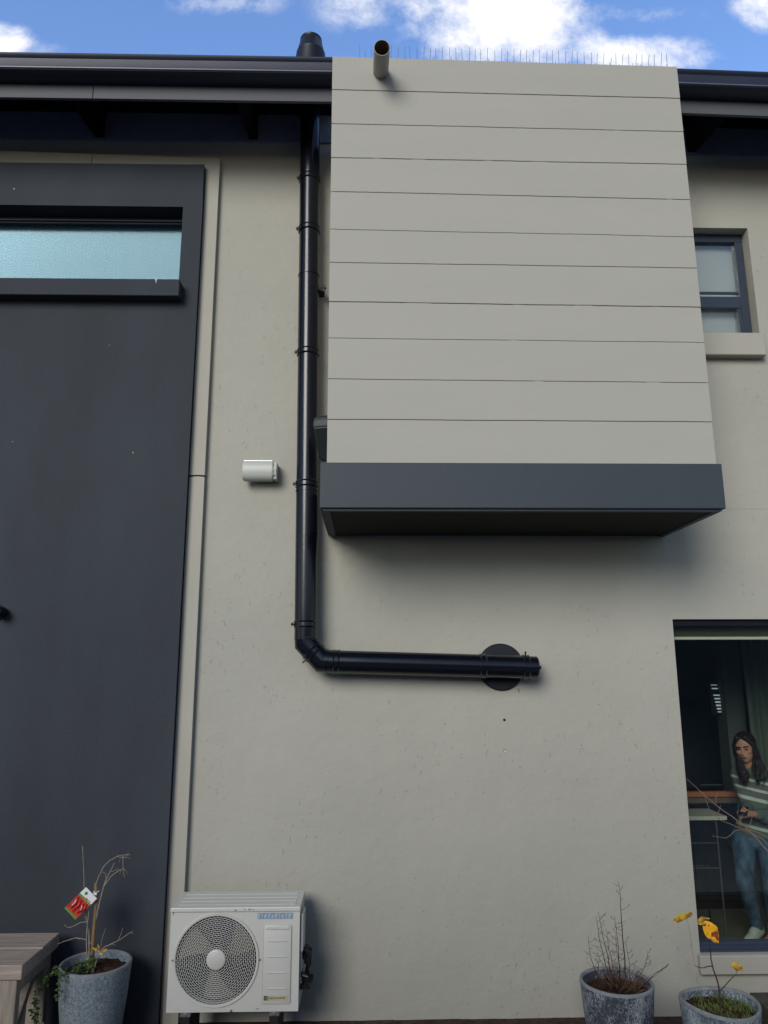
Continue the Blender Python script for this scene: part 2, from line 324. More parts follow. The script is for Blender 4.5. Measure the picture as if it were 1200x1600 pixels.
def lathe(bm, prof, c=(0, 0, 0), axis='z', n=48, closed=False, skew=None):
    """prof [(r, h)]"""
    c = Vector(c); rings = []
    for r, h in prof:
        ring = []
        for j in range(n):
            a = 2 * PI * j / n; x, y = r * math.cos(a), r * math.sin(a)
            v_ = Vector((x, y, h)) if axis == 'z' else (Vector((x, h, y)) if axis == 'y' else Vector((h, x, y)))
            ring.append(bm.verts.new(c + v_))
        rings.append(ring)
    m = len(rings)
    for i in range(m if closed else m - 1):
        a_, b_ = rings[i], rings[(i + 1) % m]
        for j in range(n): bm.faces.new((a_[j], a_[(j + 1) % n], b_[(j + 1) % n], b_[j]))
    if not closed:
        if prof[0][0] > 1e-4: bm.faces.new(rings[0][::-1])
        if prof[-1][0] > 1e-4: bm.faces.new(rings[-1])
def prism(bm, pts, axis, a, b):
    """extrude polygon pts (2-D) along axis from a to b"""
    def P(p, h): return {'x': (h, p[0], p[1]), 'y': (p[0], h, p[1]), 'z': (p[0], p[1], h)}[axis]
    A = [bm.verts.new(P(p, a)) for p in pts]; B = [bm.verts.new(P(p, b)) for p in pts]
    bm.faces.new(A[::-1]); bm.faces.new(B); n = len(pts)
    for i in range(n): bm.faces.new((A[i], A[(i + 1) % n], B[(i + 1) % n], B[i]))
def holed(bm, x0, x1, z0, z1, y0, y1, holes):
    xs = sorted({x0, x1, *[min(max(h[i], x0), x1) for h in holes for i in (0, 1)]}); zs = sorted({z0, z1, *[min(max(h[i], z0), z1) for h in holes for i in (2, 3)]})
    def solid(i, j):
        if not (0 <= i < len(xs) - 1 and 0 <= j < len(zs) - 1): return False
        cx, cz = (xs[i] + xs[i + 1]) / 2, (zs[j] + zs[j + 1]) / 2
        return not any(h[0] < cx < h[1] and h[2] < cz < h[3] for h in holes)
    V = {}
    def v(i, j, k):
        if (i, j, k) not in V: V[i, j, k] = bm.verts.new((xs[i], (y0, y1)[k], zs[j]))
        return V[i, j, k]
    for i in range(len(xs) - 1):
        for j in range(len(zs) - 1):
            if not solid(i, j): continue
            bm.faces.new((v(i, j, 0), v(i + 1, j, 0), v(i + 1, j + 1, 0), v(i, j + 1, 0)))
            bm.faces.new((v(i, j, 1), v(i, j + 1, 1), v(i + 1, j + 1, 1), v(i + 1, j, 1)))
            for (di, dj, a, b) in ((-1, 0, (i, j), (i, j + 1)), (1, 0, (i + 1, j), (i + 1, j + 1)), (0, -1, (i, j), (i + 1, j)), (0, 1, (i, j + 1), (i + 1, j + 1))):
                if not solid(i + di, j + dj): bm.faces.new((v(*a, 0), v(*b, 0), v(*b, 1), v(*a, 1)))
def text_mesh(s, size, extr=0.0008):
    c = bpy.data.curves.new('t', 'FONT'); c.body = s; c.size = size; c.extrude = extr; c.align_x = 'LEFT'
    o = bpy.data.objects.new('t', c); COL.objects.link(o); bpy.context.view_layer.update()
    me = bpy.data.meshes.new_from_object(o); bpy.data.objects.remove(o); bpy.data.curves.remove(c)
    bm = bmesh.new(); bm.from_mesh(me); bpy.data.meshes.remove(me); return bm

# ------------------------------------------------------------------ ground
bm = bmesh.new()
bmesh.ops.create_grid(bm, x_segments=2, y_segments=2, size=400)
struct(obj('ground', bm, 'earth')); 
bm = bmesh.new(); bmesh.ops.create_grid(bm, x_segments=150, y_segments=50, size=.5)
for v_ in bm.verts:
    v_.co.x = v_.co.x * 9; v_.co.y = v_.co.y * 2.4 - 1.19
    v_.co.z = .006 + .012 * (noise.noise(v_.co * 7) + .6 * noise.noise(v_.co * 23)) * (1 if -2.3 < v_.co.y < -.02 else 0)
o = obj('soil', bm, 'earth', smooth=True); o['kind'] = 'structure'

struct(obj('bounce_paving', box(-14, 14, -8.449, -2.45, -.02, .03), 'paving'))  # pale sheet added out of view to bounce light up to the eaves
# added wall, unseen behind the camera, to shade the facade foot; shows in the glass
CW = root('shade_wall', 'tall dark wall added out of view to shade the foot of the house', 'wall', (0, -8.5, 0))
bm = bmesh.new(); bx(bm, -14, 14, -8.8, -8.5, -.2, 3.15); obj('wall_face', bm, 'charcoal2', CW)
bm = bmesh.new(); bx(bm, -14.05, 14.05, -8.85, -8.45, 3.152, 3.23, bev=.01); obj('coping', bm, 'charcoal2', CW)

# ------------------------------------------------------------------ house
H = root('house', 'beige plastered two-storey house with charcoal wall panel, clad bay and dark eaves', 'house', (0, 0, 0))
bm = bmesh.new()
WIN2 = (2.30, 3.068, 4.75, 5.70); DOOR = (2.190, 4.55, .375, 2.557)
holed(bm, -6, 7.5, -.3, 6.60, 0, .25, [WIN2, DOOR, (-7, -1.33, -1, 6.14)])
obj('wall', bm, 'plaster', H, label='smooth beige plaster wall')
# thin horizontal ledge in the plaster to the right of the bay
bm = bmesh.new(); bx(bm, 2.2, 7.5, -.002, .01, 3.37, 3.374); obj('plaster_joint', bm, 'plaster', H)
# beige trim band round the dark panel
for pts in ([(-1.312, -.2), (-1.200, -.2), (-1.202, 3.592), (-1.25, 3.597), (-1.312, 3.591)], [(-1.312, 3.605), (-1.26, 3.608), (-1.202, 3.606), (-1.204, 6.245), (-1.312, 6.249)]):
    bm = bmesh.new(); prism(bm, pts, 'y', -.048, 0); obj('trim_band', bm, 'trim', H)
for pts in ([(-1.3121, 6.155), (-1.3121, 6.250), (-2.226, 6.278), (-2.228, 6.155)], [(-2.234, 6.155), (-2.232, 6.278), (-4.2, 6.330), (-4.2, 6.155)]):
    bm = bmesh.new(); prism(bm, pts, 'y', -.046, .0); obj('trim_band', bm, 'trim', H)
obj('trim_crack', box(-1.3115, -1.206, -.045, -.0, 3.588, 3.612), 'hole', H)
# charcoal panel with its window recess
bm = bmesh.new()
holed(bm, -6, -1.316, -.2, 6.154, -.10, .2, [(-4.9, -1.462, 5.10, 5.772)])
bm.normal_update()
es = [e for e in bm.edges if all(abs(v_.co.y + .10) < 1e-5 for v_ in e.verts) and len(e.link_faces) == 2 and e.link_faces[0].normal.dot(e.link_faces[1].normal) < .5 and e.link_faces[0].normal.dot(e.link_faces[1].normal) > -.5]
bmesh.ops.bevel(bm, geom=es, offset=.005, segments=2, affect='EDGES')
obj('wall_panel', bm, 'charcoal', H, label='charcoal painted wall panel')
for cx_, cz_, r_ in ((-1.717, 3.761, .006), (-2.593, 3.84, .004), (-2.792, 5.915, .007), (-1.95, 4.6, .003)):
    bm = bmesh.new(); prism(bm, [(cx_ - r_, cz_), (cx_, cz_ - r_ * 1.4), (cx_ + r_ * .8, cz_), (cx_ - r_ * .1, cz_ + r_)], 'y', -.1012, -.1002); obj('paint_chip', bm, 'trim', H)
KN = root('wall_fitting', 'small black rounded fitting on the charcoal panel at the left edge', 'fitting', (-2.55, -.1, 2.6))
bm = bmesh.new(); lathe(bm, [(0, -.215), (.028, -.208), (.040, -.18), (.040, -.13), (.03, -.105), (.03, -.101)], (-2.53, 0, 2.60), axis='y', n=24); obj('fitting_body', bm, 'acdark', KN, smooth=40)
bm = bmesh.new(); lathe(bm, [(.07, -.110), (.07, -.1005)], (-2.60, 0, 2.60), axis='y', n=24); obj('fitting_plate', bm, 'acdark', KN)
# high window in the panel
W1 = obj('window', box(-4.9, -1.463, .05, .11, 5.715, 5.771, bev=.004), 'frame', H, label='long high window in the charcoal panel', loc=(-3.2, .08, 5.5))
obj('frame', box(-4.9, -1.463, .045, .11, 5.101, 5.135, bev=.004), 'frame', W1)
obj('head_track', box(-4.9, -1.463, .03, .05, 5.728, 5.738), 'frame', W1)
obj('pane', box(-4.9, -1.463, .074, .080, 5.135, 5.715), 'glass_sky', W1)
bm = bmesh.new()
for k in range(18):
    z = 5.12 + k * .034
    prism(bm, [(.150, z), (.1515, z), (.136, z + .036), (.1345, z + .036)], 'x', -4.9, -1.47)
obj('blind', bm, 'paneltop', W1)
obj('sill', box(-4.9, -1.427, -.20, .045, 4.957, 5.093, bev=.004), 'charcoal', W1)
bm = bmesh.new(); prism(bm, [(-1.606, 5.089), (-1.600, 5.089), (-1.601, 5.072), (-1.603, 5.058), (-1.605, 5.070)], 'y', -.2015, -.2002); prism(bm, [(-1.612, 5.09), (-1.597, 5.09), (-1.60, 5.086), (-1.609, 5.086)], 'y', -.2015, -.2002); obj('paint_drip', bm, 'white', W1)
# right upper window
W2 = obj('window', box(2.301, 2.37, .09, .15, 4.752, 5.699), 'frame', H, label='small window with blue grey frame beside the bay', loc=(2.7, .12, 5.2))
bm = bmesh.new()
bx(bm, 2.371, 3.066, .09, .15, 5.63, 5.698, bev=.004); bx(bm, 3.0, 3.0665, .092, .151, 4.752, 5.632, bev=.004); bx(bm, 2.371, 3.0, .093, .15, 5.07, 5.145, bev=.004); bx(bm, 2.371, 2.999, .091, .15, 4.752, 4.79, bev=.004)
obj('frame', bm, 'frame', W2)
bm = bmesh.new(); bx(bm, 2.4, 2.985, .075, .088, 5.155, 5.178, bev=.003); bx(bm, 2.4, 2.985, .075, .092, 5.036, 5.066, bev=.003); bx(bm, 2.962, 2.985, .076, .0905, 4.78, 5.035, bev=.003); obj('opening_sash', bm, 'frame', W2)
obj('pane', box(2.371, 3.0, .118, .123, 4.79, 5.63), 'glass2', W2)
bm = bmesh.new(); bx(bm, 2.372, 2.66, .17, .172, 4.7, 5.64); bx(bm, 2.664, 3.067, .172, .174, 4.7, 5.64); obj('blind', bm, 'blind', W2)
obj('sill', box(2.28, 3.062, -.08, .10, 4.565, 4.7495, bev=.006), 'trim', W2)
# glass door / large window
W3 = obj('glass_door', box(2.191, 4.549, .030, .085, 2.508, 2.556, bev=.003), 'doorframe_shaded', H, label='tall glass door with dark navy frame and pale sill', loc=(3.3, .04, .38))
for a_, b_ in ((2.191, 2.203), (3.42, 3.46), (4.5, 4.549)): obj('frame', box(a_, b_, .032, .085, .4305, 2.507, bev=.002), 'doorframe_shaded', W3)
bm = bmesh.new(); bx(bm, 2.191, 4.549, .011, .08, .376, .430, bev=.003); bx(bm, 2.2, 4.54, .002, .0105, .396, .409, bev=.003); obj('bottom_track', bm, 'doorframe', W3)
obj('pane', box(2.203, 3.42, .06, .066, .43, 2.508), 'glass', W3)
obj('pane', box(3.46, 4.5, .06, .066, .43, 2.508), 'glass', W3)
obj('sill', box(2.168, 4.7, -.05, .01, .262, .3745, bev=.005), 'trim', W3)
# marks on the wall
bm = bmesh.new(); lathe(bm, [(.0, -.0012), (.0095, -.0012), (.0095, .0)], (.95, 0, 1.862), axis='y', n=14); obj('drill_hole', bm, 'hole', H, label='dark open drill hole')
bm = bmesh.new(); lathe(bm, [(.0, -.0012), (.0125, -.0012), (.0125, .0)], (.947, 0, 1.657), axis='y', n=14); obj('drill_hole', bm, 'rust', H, label='small filled drill hole')
bm = bmesh.new(); lathe(bm, [(.0, -.0022), (.0070, -.0022), (.0070, -.0012)], (.9485, 0, 1.655), axis='y', n=10); obj('filler_plug', bm, 'plug', H)
bm = bmesh.new(); prism(bm, [(1.052, 2.074), (1.062, 2.074), (1.066, 2.058), (1.060, 2.043), (1.056, 2.044), (1.050, 2.062)], 'y', -.001, 0); obj('rust_stain', bm, 'rust', H)

# eaves: beam fill, rafters, soffit, fascia, gutter, roof
def eave(x0, x1, dz0, dz1, rafters):
    def dz(x): return dz0 + (dz1 - dz0) * (x - x0) / (x1 - x0)
    def slab_(name, pts, m, xa=x0, xb=x1, smooth=False, seg=1, xa_=None):
        bm = bmesh.new(); prism(bm, pts, 'x', xa, xb)
        for v_ in bm.verts: v_.co.z += dz(v_.co.x)
        return obj(name, bm, m, H, smooth=smooth)
    slab_('beam_fill', [(-.022, 6.43), (-.022, 6.70), (0.0, 6.70), (0.0, 6.43)], 'band')
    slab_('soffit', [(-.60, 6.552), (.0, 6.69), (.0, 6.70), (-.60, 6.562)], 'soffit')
    slab_('fascia', [(-.60, 6.314), (-.575, 6.314), (-.575, 6.551), (-.60, 6.551)], 'fascia')
    slab_('gutter', [(-.602, 6.56), (-.602, 6.428), (-.65, 6.424), (-.700, 6.434), (-.722, 6.444), (-.728, 6.455), (-.722, 6.466), (-.712, 6.472), (-.710, 6.50), (-.714, 6.545), (-.728, 6.558), (-.732, 6.572), (-.724, 6.584), (-.710, 6.584), (-.703, 6.574), (-.702, 6.48), (-.69, 6.447), (-.615, 6.44), (-.610, 6.56)], 'gutter', smooth=35)
    slab_('gutter_bead_highlight', [(-.7285, 6.449), (-.7325, 6.452), (-.7325, 6.459), (-.7285, 6.463)], 'beadglint')
    slab_('roof', [(-.63, 6.575), (3.5, 7.53), (3.5, 7.59), (-.63, 6.635)], 'gutter')
    for rx in rafters:
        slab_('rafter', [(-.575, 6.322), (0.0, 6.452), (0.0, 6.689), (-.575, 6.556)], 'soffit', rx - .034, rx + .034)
    return dz
eave(-6.5, -.268, 0.0, -.0, [-5.9, -4.65, -3.42, -2.187, -.945])
eave(2.192, 8.0, -.052, -.21, [2.66, 3.9, 5.1, 6.3])
obj('fascia_joint', box(-2.032, -2.028, -.603, -.601, 6.315, 6.42), 'soffit', H)

# ------------------------------------------------------------------ clad bay on its slab
B = obj('bay', box(-.244, 2.172, -.868, .0, 3.455, 6.36), 'board', H, label='upper bay clad in eleven beige boards', loc=(.96, -.44, 3.45))
ZL = [6.440, 6.167, 5.895, 5.628, 5.368, 5.084, 4.840, 4.559, 4.303, 4.022, 3.753, 3.456]
ZR = [6.397, 6.135, 5.866, 5.608, 5.335, 5.054, 4.822, 4.539, 4.289, 4.010, 3.746, 3.456]
XA, XB = -.259, 2.186
rg = random.Random(3)
for k in range(11):
    bm = bmesh.new(); n = 90; off = rg.uniform(-.0015, .0015)
    rows = []
    for i in range(n + 1):
        f = i / n; x = XA + (XB - XA) * f
        # gentle waviness of the sealed joints
        wt = .0022 * noise.noise(Vector((x * 2.3, k * 7.1, 0))) + .0012 * noise.noise(Vector((x * 17, k * 3.3, 5)))
        wb = .0022 * noise.noise(Vector((x * 2.3, (k + 1) * 7.1, 0))) + .0012 * noise.noise(Vector((x * 17, (k + 1) * 3.3, 5)))
        if noise.noise(Vector((x * 9, k * 5.5, 9))) > .52: wt += .003
        zt = ZL[k] + (ZR[k] - ZL[k]) * f + (wt if k else 0) - (.0014 if k else 0); zb = ZL[k + 1] + (ZR[k + 1] - ZL[k + 1]) * f + wb + (.0014 if k < 10 else 0)
        yf = -.880 + off
        prof = [(-.866, zb), (yf - .001, zb), (yf - .002, zb + .0015), (yf - .002, zb + .02), (yf, zt - .02), (yf + .0005, zt - .002), (yf + .002, zt), (-.866, zt)]
        rows.append([bm.verts.new((x, a, b)) for a, b in prof])
    for i in range(n):
        for j in range(8): bm.faces.new((rows[i][j], rows[i][(j + 1) % 8], rows[i + 1][(j + 1) % 8], rows[i + 1][j]))
    bm.faces.new(rows[0][::-1]); bm.faces.new(rows[-1])
    obj('cladding_board', bm, 'board', B)
obj('bay_slab', box(-.296, 2.191, -.94, -.0, 3.168, 3.4545, bev=.006, seg=2), 'slab', B, label='charcoal slab under the bay')
bm = bmesh.new()
for (a, b, c, d) in ((-.276, -.236, -.92, -.02), (2.13, 2.171, -.92, -.02), (-.235, 2.129, -.92, -.88)):
    bx(bm, a, b, c, d, 3.156, 3.1675)
obj('soffit_shade_panel', box(-.2355, 2.1295, -.879, -.02, 3.1615, 3.1675), 'slabshade', B)
obj('drip_edge', bm, 'slab', B)
obj('coping', box(-.25, 2.178, -.862, .2, 6.361, 6.385), 'board', B)

# ------------------------------------------------------------------ overflow pipe on the bay
O = root('overflow_pipe', 'short beige plastic overflow pipe sticking out near the top of the clad bay', 'pipe', (.08, -.88, 6.31))
ax = Vector((0.004, -.27, -.055)); base = Vector((.080, -.878, 6.312)); d = ax.normalized()
bm = bmesh.new()
sx_ = Vector((1, 0, 0)); sz_ = d.cross(sx_).normalized(); rings = []
for (r, t_) in ((.054, 0), (.054, 1.0), (.0535, 1.006), (.0505, 1.006), (.050, 1.0), (.049, .1)):
    rings.append([bm.verts.new(base + ax * t_ + (sx_ * math.cos(2 * PI * j / 36) + sz_ * math.sin(2 * PI * j / 36)) * r) for j in range(36)])
for i in range(5):
    for j in range(36):
        f_ = bm.faces.new((rings[i][j], rings[i][(j + 1) % 36], rings[i + 1][(j + 1) % 36], rings[i + 1][j])); f_.material_index = 1 if i == 4 else 0
f_ = bm.faces.new(rings[-1]); f_.material_index = 1
obj('pipe_body', bm, ['pvc', 'pvcin'], O, smooth=40)

# ------------------------------------------------------------------ bird spikes
rg = random.Random(12)
names = ['leftmost, above the overflow pipe', 'second from the left', 'third from the left', 'the middle one', 'third from the right', 'second from the right', 'the rightmost']
for s in range(7):
    x0 = -.09 + s * .322; x1 = x0 + .314
    z0 = 6.385
    zt = 6.440 + (6.397 - 6.440) * ((x0 + .16 + .26) / 2.44)
    R_ = root('bird_spike_strip', 'strip of thin bird spikes on the clad bay, ' + names[s], 'bird spikes', (x0 + .16, -.845, zt - .004), 'bird spike strips along the top of the bay')
    obj('base_strip', box(x0, x1, -.855, -.825, 6.384, zt - .001, bev=.002), 'spikebase', R_)
    for i in range(7):
        xx = x0 + .02 + i * .045 + rg.uniform(-.004, .004); h = rg.uniform(.105, .125); dx = rg.uniform(-.008, .008)
        if rg.random() < .08: h *= .6
        bm = bmesh.new(); tube(bm, [(xx, -.84, zt - .002), (xx + dx, -.865, zt + h)], .0016, 5); obj('spike', bm, 'spike', R_)
        xx += .022
        dx = rg.choice((-1, 1)) * rg.uniform(.004, .02); h = rg.uniform(.05, .09)
        bm = bmesh.new(); tube(bm, [(xx, -.84, zt - .002), (xx + dx, -.80 - rg.random() * .02, zt + h)], .0015, 5); obj('spike', bm, 'spike', R_)

# ------------------------------------------------------------------ flue
F = root('flue_pipe', 'black enamel chimney flue running down the wall and bending right to a round wall plate', 'flue', (-.43, -.14, 2.26))
FY = -.145
def fx(z): return -.4315 + (z - 2.45) * (-.0105)      # the run leans a little
PR = .0775
def vsec(z0, z1, name='pipe_section', r=PR):
    bm = bmesh.new(); tube(bm, [(fx(z0), FY, z0), (fx(z1), FY, z1)], r, 40); return obj(name, bm, 'flue', F, smooth=50)
def ringbm(p, d, prof, n=40):
    bm = bmesh.new(); p = Vector(p); d = Vector(d).normalized(); a = d.orthogonal().normalized(); b = d.cross(a); rings = []
    for r, h in prof: rings.append([bm.verts.new(p + d * h + (a * math.cos(2 * PI * j / n) + b * math.sin(2 * PI * j / n)) * r) for j in range(n)])
    m = len(rings)
    for i in range(m):
        for j in range(n): bm.faces.new((rings[i][j], rings[i][(j + 1) % n], rings[(i + 1) % m][(j + 1) % n], rings[(i + 1) % m][j]))
    return bm
BAND = [(PR - .002, -.026), (PR + .003, -.026), (PR + .008, -.021), (PR + .003, -.015), (PR + .0025, .010), (PR + .008, .015), (PR + .003, .021), (PR - .002, .021)]
THIN = [(PR - .002, -.004), (PR + .004, -.004), (PR + .004, .004), (PR - .002, .004)]
zs = [2.518, 3.514, 4.527, 5.55, 5.995]
secs = [(2.42, 2.518), (2.518, 3.514), (3.514, 4.527), (4.527, 5.157), (5.157, 5.55), (5.55, 5.995), (5.995, 7.02)]
for a, b in secs: vsec(a, b, r=PR - (.0015 if a in (3.514, 5.157) else 0))
vd = Vector((-.0105, 0, 1))
for z in zs:
    c = obj('locking_band', ringbm((fx(z), FY, z), vd, BAND), 'flue', F, smooth=30)
    bm = bmesh.new(); tube(bm, [(fx(z) - .078, FY - .022, z - .004), (fx(z) - .100, FY - .026, z - .004)], .006, 8); bx(bm, fx(z) - .096, fx(z) - .084, FY - .034, FY - .010, z - .014, z + .008, bev=.002); obj('clamp_bolt', bm, 'flue_matt', c)
obj('seam_bead', ringbm((fx(5.157), FY, 5.157), vd, THIN), 'flue', F, smooth=30)
obj('seam_bead', ringbm((fx(3.462), FY, 3.462), vd, THIN), 'flue', F, smooth=30)
bm = bmesh.new(); bx(bm, -.39, -.345, -.10, 0, 5.06, 5.075, bev=.002); bx(bm, -.350, -.340, -.14, -.06, 5.035, 5.10, bev=.002); tube(bm, [(-.36, -.13, 5.067), (-.325, -.13, 5.067)], .007, 8); obj('wall_bracket', bm, 'flue_matt', F)
# elbow: mitred 45 degree piece
P0 = Vector((fx(2.425), FY, 2.43)); P1 = Vector((-.428, FY, 2.385)); P2 = Vector((-.318, FY, 2.268)); P3 = Vector((-.245, FY, 2.262))
bm = bmesh.new()
def mitre(bm, pts, r, n=40):
    pts = [Vector(p) for p in pts]; rings = []
    for i, p in enumerate(pts):
        din = (pts[i] - pts[i - 1]).normalized() if i else (pts[1] - pts[0]).normalized()
        dout = (pts[i + 1] - pts[i]).normalized() if i < len(pts) - 1 else din
        nrm = (din + dout).normalized(); s = Vector((0, 1, 0)); t = s.cross(nrm).normalized(); k = 1 / max(.5, nrm.dot(din))
        rings.append([bm.verts.new(p + s * math.cos(2 * PI * j / n) * r + t * math.sin(2 * PI * j / n) * r * k) for j in range(n)])
    for i in range(len(pts) - 1):
        for j in range(n): bm.faces.new((rings[i][j], rings[i][(j + 1) % n], rings[i + 1][(j + 1) % n], rings[i + 1][j]))
    bm.faces.new(rings[0][::-1]); bm.faces.new(rings[-1])
mitre(bm, [P0, P1, P2, P3], PR)
obj('elbow', bm, 'flue', F, smooth=30)
dd = (P2 - P1).normalized(); mid = (P1 + P2) / 2
c = obj('locking_band', ringbm(mid, dd, BAND), 'flue', F, smooth=30)
q = mid + Vector((-dd.z, 0, dd.x)) * -.082
if q.z > mid.z: q = mid - (q - mid)
bm = bmesh.new(); tube(bm, [q, q + (q - mid) * .28], .0055, 8); obj('clamp_bolt', bm, 'flue_matt', c)
obj('seam_bead', ringbm(P1 + Vector((0, 0, .03)), (0, 0, 1), THIN), 'flue', F, smooth=30)
hz = lambda x: 2.262 - (x + .245) * .030
def hsec(x0, x1, r=PR):
    bm = bmesh.new(); tube(bm, [(x0, FY, hz(x0)), (x1, FY, hz(x1))], r, 40); return obj('pipe_section', bm, 'flue', F, smooth=50)
hsec(-.245, .79, PR); hsec(.79, 1.10, PR - .001); 
hd = Vector((1, 0, -.030))
for x in (-.215, .79, 1.085):
    c = obj('locking_band', ringbm((x, FY, hz(x)), hd, BAND), 'flue', F, smooth=30)
    if x > 1: 
        bm = bmesh.new(); tube(bm, [(x - .004, FY - .02, hz(x) + .076), (x - .004, FY - .03, hz(x) + .104)], .006, 8); obj('clamp_bolt', bm, 'flue_matt', c)
obj('seam_bead', ringbm((-.285, FY, 2.264), hd, THIN), 'flue', F, smooth=30)
bm = bmesh.new(); tube(bm, [(1.10, FY, hz(1.1)), (1.158, FY, hz(1.158)), (1.166, FY, hz(1.166))], [PR - .003, PR - .003, PR - .010], 40); cap = obj('end_cap', bm, 'flue', F, smooth=30)
bm = bmesh.new(); tube(bm, [(1.166, FY, hz(1.166)), (1.190, FY, hz(1.19))], .012, 12); obj('cap_knob', bm, 'flue_matt', cap)
bm = bmesh.new(); lathe(bm, [(.0, -.022), (.155, -.022), (.162, -.016), (.163, 0)], (.937, 0, 2.224), axis='y', n=64); obj('wall_plate', bm, 'flue_matt', F, smooth=30)
bm = bmesh.new(); tube(bm, [(.937, FY, 2.224), (.937, -.015, 2.224)], .074, 32); obj('inlet_pipe', bm, 'flue_matt', F, smooth=30)
# cowl above the roof
cx = fx(7.1)
bm = bmesh.new(); lathe(bm, [(.150, 6.90), (.150, 6.94), (.118, 7.145), (.119, 7.152), (.114, 7.158), (.088, 7.275), (.090, 7.280), (.090, 7.290), (.080, 7.296), (.0, 7.300)], (cx, FY, 0), n=48); obj('roof_cowl', bm, 'flue_matt', F, smooth=30)

# ------------------------------------------------------------------ wall box and black speaker
WB = root('wall_box', 'small pale grey rounded plastic box on the wall left of the black flue', 'wall box', (-.79, 0, 3.63))
bm = bmesh.new()
prof = [(-.052, 3.700), (-.09, 3.706), (-.118, 3.698), (-.134, 3.672), (-.139, 3.63), (-.134, 3.585), (-.118, 3.560), (-.095, 3.552), (-.052, 3.556)]
prism(bm, prof, 'x', -.912, -.692)
bmesh.ops.bevel(bm, geom=[e for e in bm.edges if len({round(v_.co.x, 4) for v_ in e.verts}) == 1], offset=.006, segments=2, affect='EDGES')
obj('cover', bm, 'whitebox', WB, smooth=50)
bm = bmesh.new(); prism(bm, [(-.0, 3.690), (-.11, 3.690), (-.128, 3.63), (-.112, 3.562), (.0, 3.565)], 'x', -.690, -.668); obj('end_cap', bm, 'whitebox', WB)
obj('cover_groove', box(-.906, -.70, -.1205, -.1185, 3.695, 3.699), 'steel', WB)
obj('backplate', box(-.87, -.70, -.052, 0, 3.575, 3.685, bev=.004), 'whitebox', WB)
bm = bmesh.new(); bmesh.ops.create_uvsphere(bm, u_segments=12, v_segments=8, radius=.007); bmesh.ops.translate(bm, verts=bm.verts, vec=(-.688, -.128, 3.59)); obj('screw', bm, 'whitebox', WB, smooth=True)

SP = root('wall_speaker', 'dark grey wedge speaker on the left side of the clad bay', 'speaker', (-.26, -.45, 3.7))
bm = bmesh.new()
sz = [(-.60, 3.80), (-.595, 3.865), (-.54, 3.905), (-.36, 3.905), (-.34, 3.70), (-.38, 3.60), (-.42, 3.595)]
A = [bm.verts.new((-.262, y, z)) for y, z in sz]; c_ = Vector((0, -.47, 3.79))
Bv = [bm.verts.new((-.372 + (.0 if z > 3.75 else .035), -.47 + (y + .47) * .82, 3.79 + (z - 3.79) * .88)) for y, z in sz]
bm.faces.new(A); bm.faces.new(Bv[::-1])
for i in range(7): bm.faces.new((A[i], Bv[i], Bv[(i + 1) % 7], A[(i + 1) % 7]))
bmesh.ops.bevel(bm, geom=list(bm.edges), offset=.009, segments=3, affect='EDGES')
obj('cabinet', bm, 'spk', SP, smooth=40)

# ------------------------------------------------------------------ air conditioner
AC = root('air_conditioner', 'white outdoor air conditioner unit with round fan grille beside the charcoal wall panel', 'air conditioner', (-.79, -.3, .1))
x0, x1, yf, yb, z0, z1 = -1.180, -.408, -.45, -.13, .246, .787
fcx, fcz, fr = -.900, .525, .246
bm = bmesh.new()
# front face with a round opening: ring of quads between circle and rectangle
n = 96; circ = []; rect = []
import itertools
rx0, rx1, rz0, rz1 = x0 + .012, -.640, z0 + .012, z1
for j in range(n):
    a = 2 * PI * j / n; c_, s_ = math.cos(a), math.sin(a)
    circ.append(bm.verts.new((fcx + fr * c_, yf, fcz + fr * s_)))
    tx = ((rx1 - fcx) / c_) if c_ > 1e-9 else ((rx0 - fcx) / c_ if c_ < -1e-9 else 1e9); tz = ((rz1 - fcz) / s_) if s_ > 1e-9 else ((rz0 - fcz) / s_ if s_ < -1e-9 else 1e9)
    t_ = min(tx, tz); rect.append(bm.verts.new((fcx + c_ * t_, yf, fcz + s_ * t_)))
for j in range(n): bm.faces.new((circ[j], circ[(j + 1) % n], rect[(j + 1) % n], rect[j]))
inner = [bm.verts.new((v_.co.x, yf + .06, v_.co.z)) for v_ in circ]
for j in range(n): bm.faces.new((circ[j], inner[j], inner[(j + 1) % n], circ[(j + 1) % n]))
bx(bm, rx1, x1, yf, yb, z0, z1 , bev=0)
bx(bm, x0, rx1, yf + .062, yb, z0 + .002, z1 - .001)
bx(bm, x0, rx0, yf + .0, yf + .06, z0, z1 - .001)
bx(bm, rx0, rx1, yf + .0005, yf + .06, z0 , z0 + .012)
body = obj('casing', bm, 'offwhite', AC)
bm = bmesh.new(); lathe(bm, [(0, yf + .0585), (fr, yf + .0585), (fr, yf + .0615)], (fcx, 0, fcz), axis='y', n=64); obj('fan_well', bm, 'acdark', AC)
# raised ring round the opening
bm = bmesh.new()
prof = [(fr - .006, yf + .001), (fr - .004, yf - .008), (fr + .006, yf - .009), (fr + .010, yf - .001)]
lathe(bm, prof, (fcx, 0, fcz), axis='y', n=96, closed=True); obj('grille_ring', bm, 'offwhite', AC, smooth=40)
